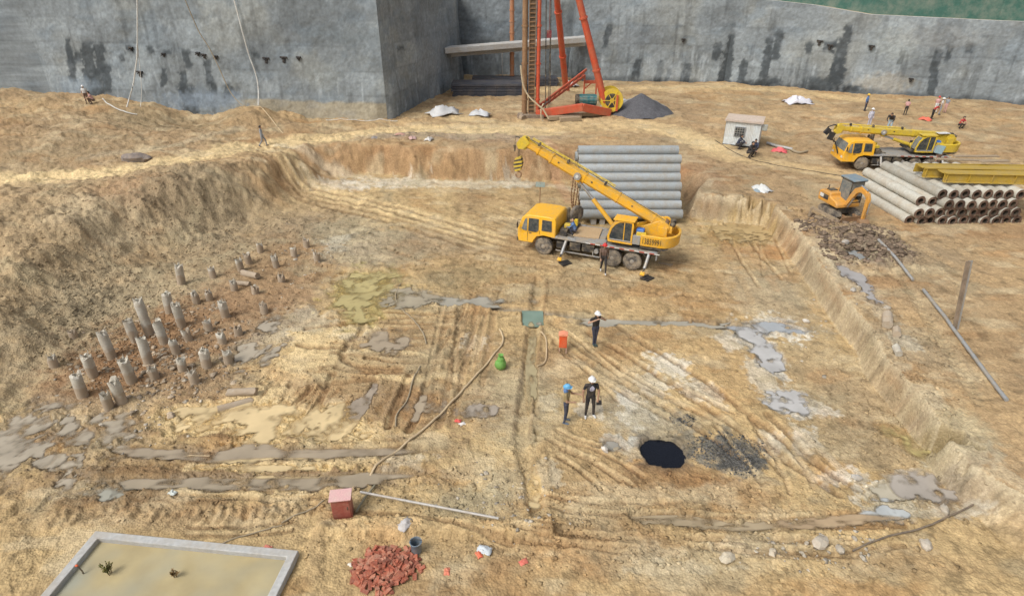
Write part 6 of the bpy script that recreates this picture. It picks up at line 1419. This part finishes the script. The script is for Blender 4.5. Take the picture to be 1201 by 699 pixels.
SQUAT = pose(pelvis=(0,.12,.34),waist=(0,.06,.48),chest=(0,-.03,.68),neck=(0,-.08,.85),head=(0,-.12,.98),shL=(.18,-.05,.79),elL=(.24,-.28,.60),wrL=(.10,-.44,.54),shR=(-.18,-.05,.79),elR=(-.24,-.28,.60),wrR=(-.10,-.44,.54),
             hipL=(.1,.10,.32),knL=(.17,-.30,.50),anL=(.14,-.08,.09),toL=(.16,-.22,.04),hipR=(-.1,.10,.32),knR=(-.17,-.30,.50),anR=(-.14,-.08,.09),toR=(-.16,-.22,.04))
HANDSUP = pose(head=(.03,-.05,1.61),elL=(.40,-.10,1.30),wrL=(.17,-.24,1.50),elR=(-.40,-.08,1.30),wrR=(-.12,-.26,1.50),knL=(.05,0,.5),anL=(.05,.02,.09),toL=(.06,-.14,.04),knR=(-.04,-.01,.5),anR=(-.03,.04,.09),toR=(-.05,-.12,.04))
POINT = pose(elL=(.27,-.16,1.20),wrL=(.20,-.42,1.26),elR=(-.22,-.05,1.15),wrR=(-.12,-.25,1.1))
BEND = pose(chest=(0,-.18,1.22),neck=(0,-.30,1.36),head=(0,-.40,1.44),shL=(.19,-.25,1.32),shR=(-.19,-.25,1.32),elL=(.24,-.36,1.08),elR=(-.24,-.36,1.08),wrL=(.14,-.50,.95),wrR=(-.14,-.50,.95),waist=(0,-.06,1.08))
def person(loc, rz, ps, label, top, bottom, shoes=SHOEB, hat=HELW, scale=1., sleeves='short', group=None, emblem=None, vox=.014, cape=None):
    t = thing('person', label, 'person', loc, rz, group); t.scale = (scale,)*3
    mb = MB(); bones = []
    J = {k: Vector(v) for k, v in ps.items()}
    def b(p, q, r0, r1, m, n=12):
        p = Vector(p); q = Vector(q); mb.cyl(p, q, r0, r1, n=n); mb.ell(p, (r0,)*3, 12, 8); mb.ell(q, (r1,)*3, 12, 8); bones.append((p, q, (r0+r1)/2, m))
    X = (J['shL']-J['shR']).normalized()
    for a_, c_, ra, rb, m in (('pelvis','waist',.115,.105,0),('waist','chest',.11,.125,1),('chest','neck',.125,.06,1)):
        for off in (-.055,.055):
            b(J[a_]+X*off, J[c_]+X*off*(1 if c_ != 'neck' else .4), ra*.92, rb*.92, m)
    b(J['shL'], J['shR'], .062, .062, 1); b(J['neck']-Vector((0,0,.03)), J['head']+Vector((0,.01,-.04)), .056, .05, 3)
    hd = J['head']; mb.ell(hd+Vector((0,0,.01)), (.078,.098,.118), 16, 12); mb.ell(hd+Vector((0,-.03,-.06)), (.056,.062,.06), 12, 8); mb.ell(hd+Vector((0,-.10,-.012)), (.014,.022,.026), 8, 6)
    for s in (-1, 1): mb.ell(hd+Vector((s*.08,.01,-.005)), (.012,.022,.032), 8, 6)
    bones.append((hd, hd+Vector((0,0,.02)), .1, 3)); bones.append((hd+Vector((0,-.06,-.06)), hd+Vector((0,-.1,0)), .03, 3))
    for S in 'LR':
        sg = 1 if S == 'L' else -1
        sh, el, wr = J['sh'+S], J['el'+S], J['wr'+S]; b(sh, sh.lerp(el,.5), .062, .052, 1); b(sh.lerp(el,.5), el, .050 if sleeves=='short' else .052, .042, 3 if sleeves == 'short' else 1); b(el, wr, .042, .030, 3 if sleeves == 'short' else 1)
        d = (wr-el).normalized(); side_ = d.cross(Vector((0,0,1)) if abs(d.z) < .8 else Vector((0,-1,0))).normalized(); nrm = side_.cross(d).normalized()
        pm = wr+d*.055; b(wr+d*.01, wr+d*.08, .026, .032, 3)
        for off in (-.022,.022): b(wr+d*.02+side_*off*.6, wr+d*.085+side_*off, .019, .017, 3, 8)
        for k_, (o_, L_) in enumerate(((-.033,.072),(-.011,.082),(.011,.078),(.033,.06))):
            p = wr+d*.085+side_*o_; m_ = p+d*L_*.5+side_*o_*.12; e_ = m_+(d*.8+nrm*.5*sg).normalized()*L_*.5; b(p, m_, .0105, .010, 3, 8); b(m_, e_, .010, .009, 3, 8)
        p = wr+d*.03-side_*.03; m_ = p+(d*.6-side_*.8).normalized()*.045; b(p, m_, .014, .012, 3, 8); b(m_, m_+(d*.95-side_*.2).normalized()*.032, .012, .010, 3, 8)
        hp, kn, an, to = J['hip'+S], J['kn'+S], J['an'+S], J['to'+S]; b(hp, kn, .092, .062, 2); b(kn, an+Vector((0,0,.02)), .062, .046, 2); b(an-Vector((0,0,.035)), to, .044, .036, 4); b(an-Vector((0,-.035,.04)), an, .04, .042, 4)
    bones = [(p, q, r, {0: 2}.get(m, m)) for p, q, r, m in bones]
    me = mb.mesh('tmp', SKIN); tmp = bpy.data.objects.new('tmp', me); COL.objects.link(tmp); rm = tmp.modifiers.new('r', 'REMESH'); rm.mode = 'VOXEL'; rm.voxel_size = vox; sm = tmp.modifiers.new('s', 'SMOOTH'); sm.factor = .5; sm.iterations = 2 if vox < .02 else 1
    bpy.context.view_layer.update(); ev = tmp.evaluated_get(bpy.context.evaluated_depsgraph_get()); out = bpy.data.meshes.new_from_object(ev); bpy.data.objects.remove(tmp); bpy.data.meshes.remove(me)
    out.materials.clear()
    for m in (SKIN, top, bottom, SKIN, shoes, emblem or top): out.materials.append(m)
    nP = len(out.polygons); cen = np.empty(nP*3); out.polygons.foreach_get('center', cen); cen = cen.reshape(-1, 3); best = np.full(nP, 1e9); mi = np.zeros(nP, int)
    for p, q, r, m in bones:
        p = np.array(p); e = np.array(q)-p; tt = np.clip(((cen-p)@e)/(e@e+1e-9), 0, 1); dd = np.linalg.norm(cen-p-tt[:, None]*e, axis=1)-r; k = dd < best; best[k] = dd[k]; mi[k] = m
    if emblem:
        c = np.array(J['chest'])+np.array((0,-.1,.02)); k = (mi == 1) & (cen[:, 1] < J['chest'].y-.05) & (((cen[:, 0]-c[0])/.085)**2+((cen[:, 2]-c[2])/.10)**2 < 1+.35*np.sin(cen[:, 0]*90)*np.cos(cen[:, 2]*70)); mi[k] = 5
    out.polygons.foreach_set('material_index', mi.astype(np.int32)); out.polygons.foreach_set('use_smooth', np.ones(nP, bool)); out.update()
    bo = link('body', out, t)
    mb = MB()
    for s in (-1, 1): mb.ell(hd+Vector((s*.03,-.092,.012)), (.011,.008,.007), 8, 6)
    mb.box(hd+Vector((0,-.09,-.055)), (.04,.012,.008)); 
    for s in (-1, 1): mb.box(hd+Vector((s*.03,-.093,.032)), (.03,.01,.006))
    mb.build('face', HAIR, t)
    if hat not in (None, HAIR):
        mb = MB(); c = hd+Vector((0,.005,.045)); prof = [(.150,0),(.152,.008),(.122,.012),(.118,.05),(.098,.09),(.06,.118),(.001,.128)]; mb.rings(prof, c, 'z', 20, close=False, sc=(.92,1.1)); mb.prism([(-.014,.0),(-.014,.135),(.014,.135),(.014,.0)], 0, .001) if False else None
        mb.box(c+Vector((0,-.14,.008)), (.16,.07,.012)); mb.box(c+Vector((0,0,.125)), (.02,.16,.012)); mb.build('helmet', hat, t)
    if hat in (HAIR,) or hat is not None:
        mb = MB(); mb.ell(hd+Vector((0,.02,.03)), (.086,.095,.108), 14, 10); mb.ell(hd+Vector((0,.05,-.02)), (.078,.062,.08), 12, 8)
        if hat is HAIR: mb.ell(hd+Vector((0,-.035,.085)), (.07,.06,.05), 12, 8)
        mb.build('hair', HAIR, t)
    if cape:
        mb = MB(); mb.ell(hd+Vector((0,.05,-.10)), (.13,.10,.16), 14, 8, .05, 3); mb.build('neck_cloth', cape, t)
    return t
def at(px, py, z=0.): x, y = G(px, py, z); return (x, y, hz(x, y)+.0)
person(at(697,404), R(20), HANDSUP, 'person in black t-shirt and white helmet raising both hands to the face', TEE_B, DARKB, cmat('boot',(.02,.05,.05)), HELW, 1.0, emblem=None, vox=.012)
person(at(691,489), R(6), pose(wrR=(-.27,-.05,.88),elR=(-.29,.02,1.14),elL=(.28,0,1.14),wrL=(.24,-.08,.90),anL=(.15,.01,.09),toL=(.19,-.13,.04),anR=(-.14,.0,.09),toR=(-.17,-.14,.04),knL=(.13,-.02,.5),knR=(-.12,-.02,.5)), 'person in black clothes with pale chest print, white helmet and white shoes', TEE_B, TEE_B, WH, HELW, 1.03, emblem=cmat('print',(.36,.35,.42)), vox=.012)
person(at(663,495), R(75), POINT, 'person in khaki shirt and blue helmet pointing towards the person in black', KHAKI, DARKB, cmat('shoe_blue',(.10,.14,.2)), HELB, .98, sleeves='short', vox=.012, cape=BLUEC)
x,y,z = at(699,478); mb = MB(); mb.prism([(-.1,0),(-.09,.17),(.09,.17),(.1,0)],-.04,.04); mb.mi=1; mb.tube([(-.08,0,.16),(-.05,.0,.36),(.05,0,.36),(.08,0,.16)],.012); o = mb.build('handbag',[TEE_B,TEE_B],bevel=.01); pb = at(691,489); o.location=(pb[0]+.31,pb[1]-.06,pb[2]+.62); tag(o,'small black bag hanging from the hand of the person in black','bag')
person(at(707,320), R(0), pose(**{**WALK,'head':(0,-.03,1.6)}), 'person in dark clothes and red helmet walking beside the raised crane', BRN, TEE_B, WH, HELR, 1.0, sleeves='long', vox=.018)
person(at(309,171,2.), R(100), WALK, 'person in grey clothes walking along the haul road at the left', GREYC, GREYC, SHOEB, HAIR, .92, sleeves='long', vox=.026)
person(at(103,121,3.3), R(20), pose(), 'person in white top and helmet standing at the foot of the left wall', WH, BRN, SHOEB, HELW, .9, vox=.028)
person(at(109,121,3.3), R(-60), SQUAT, 'person in reddish top crouching beside the one in white at the left wall', PINKC, BRN, SHOEB, HAIR, 1., vox=.028)
HS = 'people resting in front of the site hut'
person(at(866,171.5,2.), R(60), SQUAT, 'person in dark blue crouching under the hut window', DARKB, TEE_B, SHOEB, HAIR, 1.05, sleeves='long', group=HS, vox=.024)
person(at(879.5,179,2.), R(35), SQUAT, 'person in dark clothes crouching nearest the camera by the hut corner', TEE_B, TEE_B, SHOEB, HAIR, 1.1, sleeves='long', group=HS, vox=.024)
person(at(885,176,2.), R(-30), SQUAT, 'person in dark blue crouching at the right corner of the hut', DARKB, TEE_B, SHOEB, HAIR, 1.05, sleeves='long', group=HS, vox=.024)
FW = 'people on the sand before the right wall'
person(at(1014,130,2.), R(40), pose(), 'person in blue overalls and yellow helmet standing alone near the far wall', BLUEC, DARKB, SHOEB, HELY, .88, sleeves='long', group=FW, vox=.028)
person(at(1018,150,2.), R(10), pose(), 'person in pale clothes and white helmet beyond the parked crane cab', mat('pale_violet',(.52,.52,.60),.85,0,.1), mat('pale_violet2',(.46,.46,.54),.85,0,.1), SHOEB, HELW, .95, sleeves='long', group=FW, vox=.028)
person(at(1041,156,2.), R(-40), BEND, 'person in dark top and pale blue trousers bending beyond the parked crane', TEE_B, LBL, SHOEB, HAIR, 1.1, sleeves='long', group=FW, vox=.028)
person(at(1061,135,2.), R(160), pose(), 'person in pale pink top and black trousers left of the far group', PINKC, TEE_B, SHOEB, HAIR, .8, group=FW, vox=.028)
person(at(1092,140,2.), R(30), BEND, 'person in dark red bending beside the red-orange bag', REDC, TEE_B, SHOEB, HAIR, .85, group=FW, vox=.028)
person(at(1096,133,2.), R(-20), pose(), 'person in pink top standing in the middle of the far group', PINKC, WH, SHOEB, HELR, .85, group=FW, vox=.028)
person(at(1101,134.5,2.), R(60), pose(), 'person in white top and white helmet in the far group', WH, GREYC, SHOEB, HELW, .85, group=FW, vox=.028)
person(at(1107,133,2.), R(-70), pose(), 'person in grey top at the right end of the far group', GREYC, PINKC, SHOEB, HAIR, .82, group=FW, vox=.028)
person(at(1126,149.5,2.), R(10), SQUAT, 'person in red top and black trousers crouching alone at the far right', REDC, TEE_B, SHOEB, HAIR, .95, group=FW, vox=.028)
# crew on and beside the machines
c_, s_ = math.cos(R(-22.5)), math.sin(R(-22.5)); lx, ly = -1.15, -.42
person((4.70+lx*c_-ly*s_, 31.81+lx*s_+ly*c_, 1.21), R(-100), SQUAT, 'person in blue crouching on the crane deck behind the yellow cab', BLUEC, DARKB, SHOEB, None, .85, sleeves='long', vox=.024)
person(at(1097,197,1.8), R(0), pose(), 'person in brown and red standing beside the parked crane', BRN, BRN, SHOEB, HAIR, .9, sleeves='short', vox=.028)

# ================================================================== LIGHT (thin overcast day)
W = bpy.data.worlds.new('World'); SC.world = W; W.use_nodes = True; nt = W.node_tree
bg = nt.nodes['Background']; sky = nt.nodes.new('ShaderNodeTexSky'); sky.sky_type = 'NISHITA'; sky.sun_disc = False
SUN_EL, SUN_AZ = R(50), R(232)     # azimuth measured from +Y towards +X
sky.sun_elevation = SUN_EL; sky.sun_rotation = SUN_AZ; sky.air_density = 1.; sky.dust_density = 5.; sky.ozone_density = 1.
hs = nt.nodes.new('ShaderNodeHueSaturation'); hs.inputs['Saturation'].default_value = .35; nt.links.new(sky.outputs[0], hs.inputs['Color']); nt.links.new(hs.outputs[0], bg.inputs[0]); bg.inputs[1].default_value = .13
sd = bpy.data.lights.new('sun', 'SUN'); so = bpy.data.objects.new('sun', sd); COL.objects.link(so); sd.energy = 1.3; sd.angle = R(22); sd.color = (1, .98, .95)
dirv = Vector((math.sin(SUN_AZ)*math.cos(SUN_EL), math.cos(SUN_AZ)*math.cos(SUN_EL), math.sin(SUN_EL))); so.rotation_euler = dirv.to_track_quat('Z', 'Y').to_euler(); so.location = (20, 20, 40)
# thin air haze
HZ = MB(); HZ.box((0, 30, 12), (1700, 1700, 28)); hb_ = HZ.build('haze', []) if False else None
SC.view_settings.view_transform = 'Standard'; SC.view_settings.look = 'None'; SC.view_settings.gamma = 1; SC.view_settings.use_curve_mapping = False; SC.view_settings.exposure = .30
SC.render.engine = 'CYCLES'; SC.cycles.use_denoising = True; SC.cycles.max_bounces = 5; SC.cycles.diffuse_bounces = 3
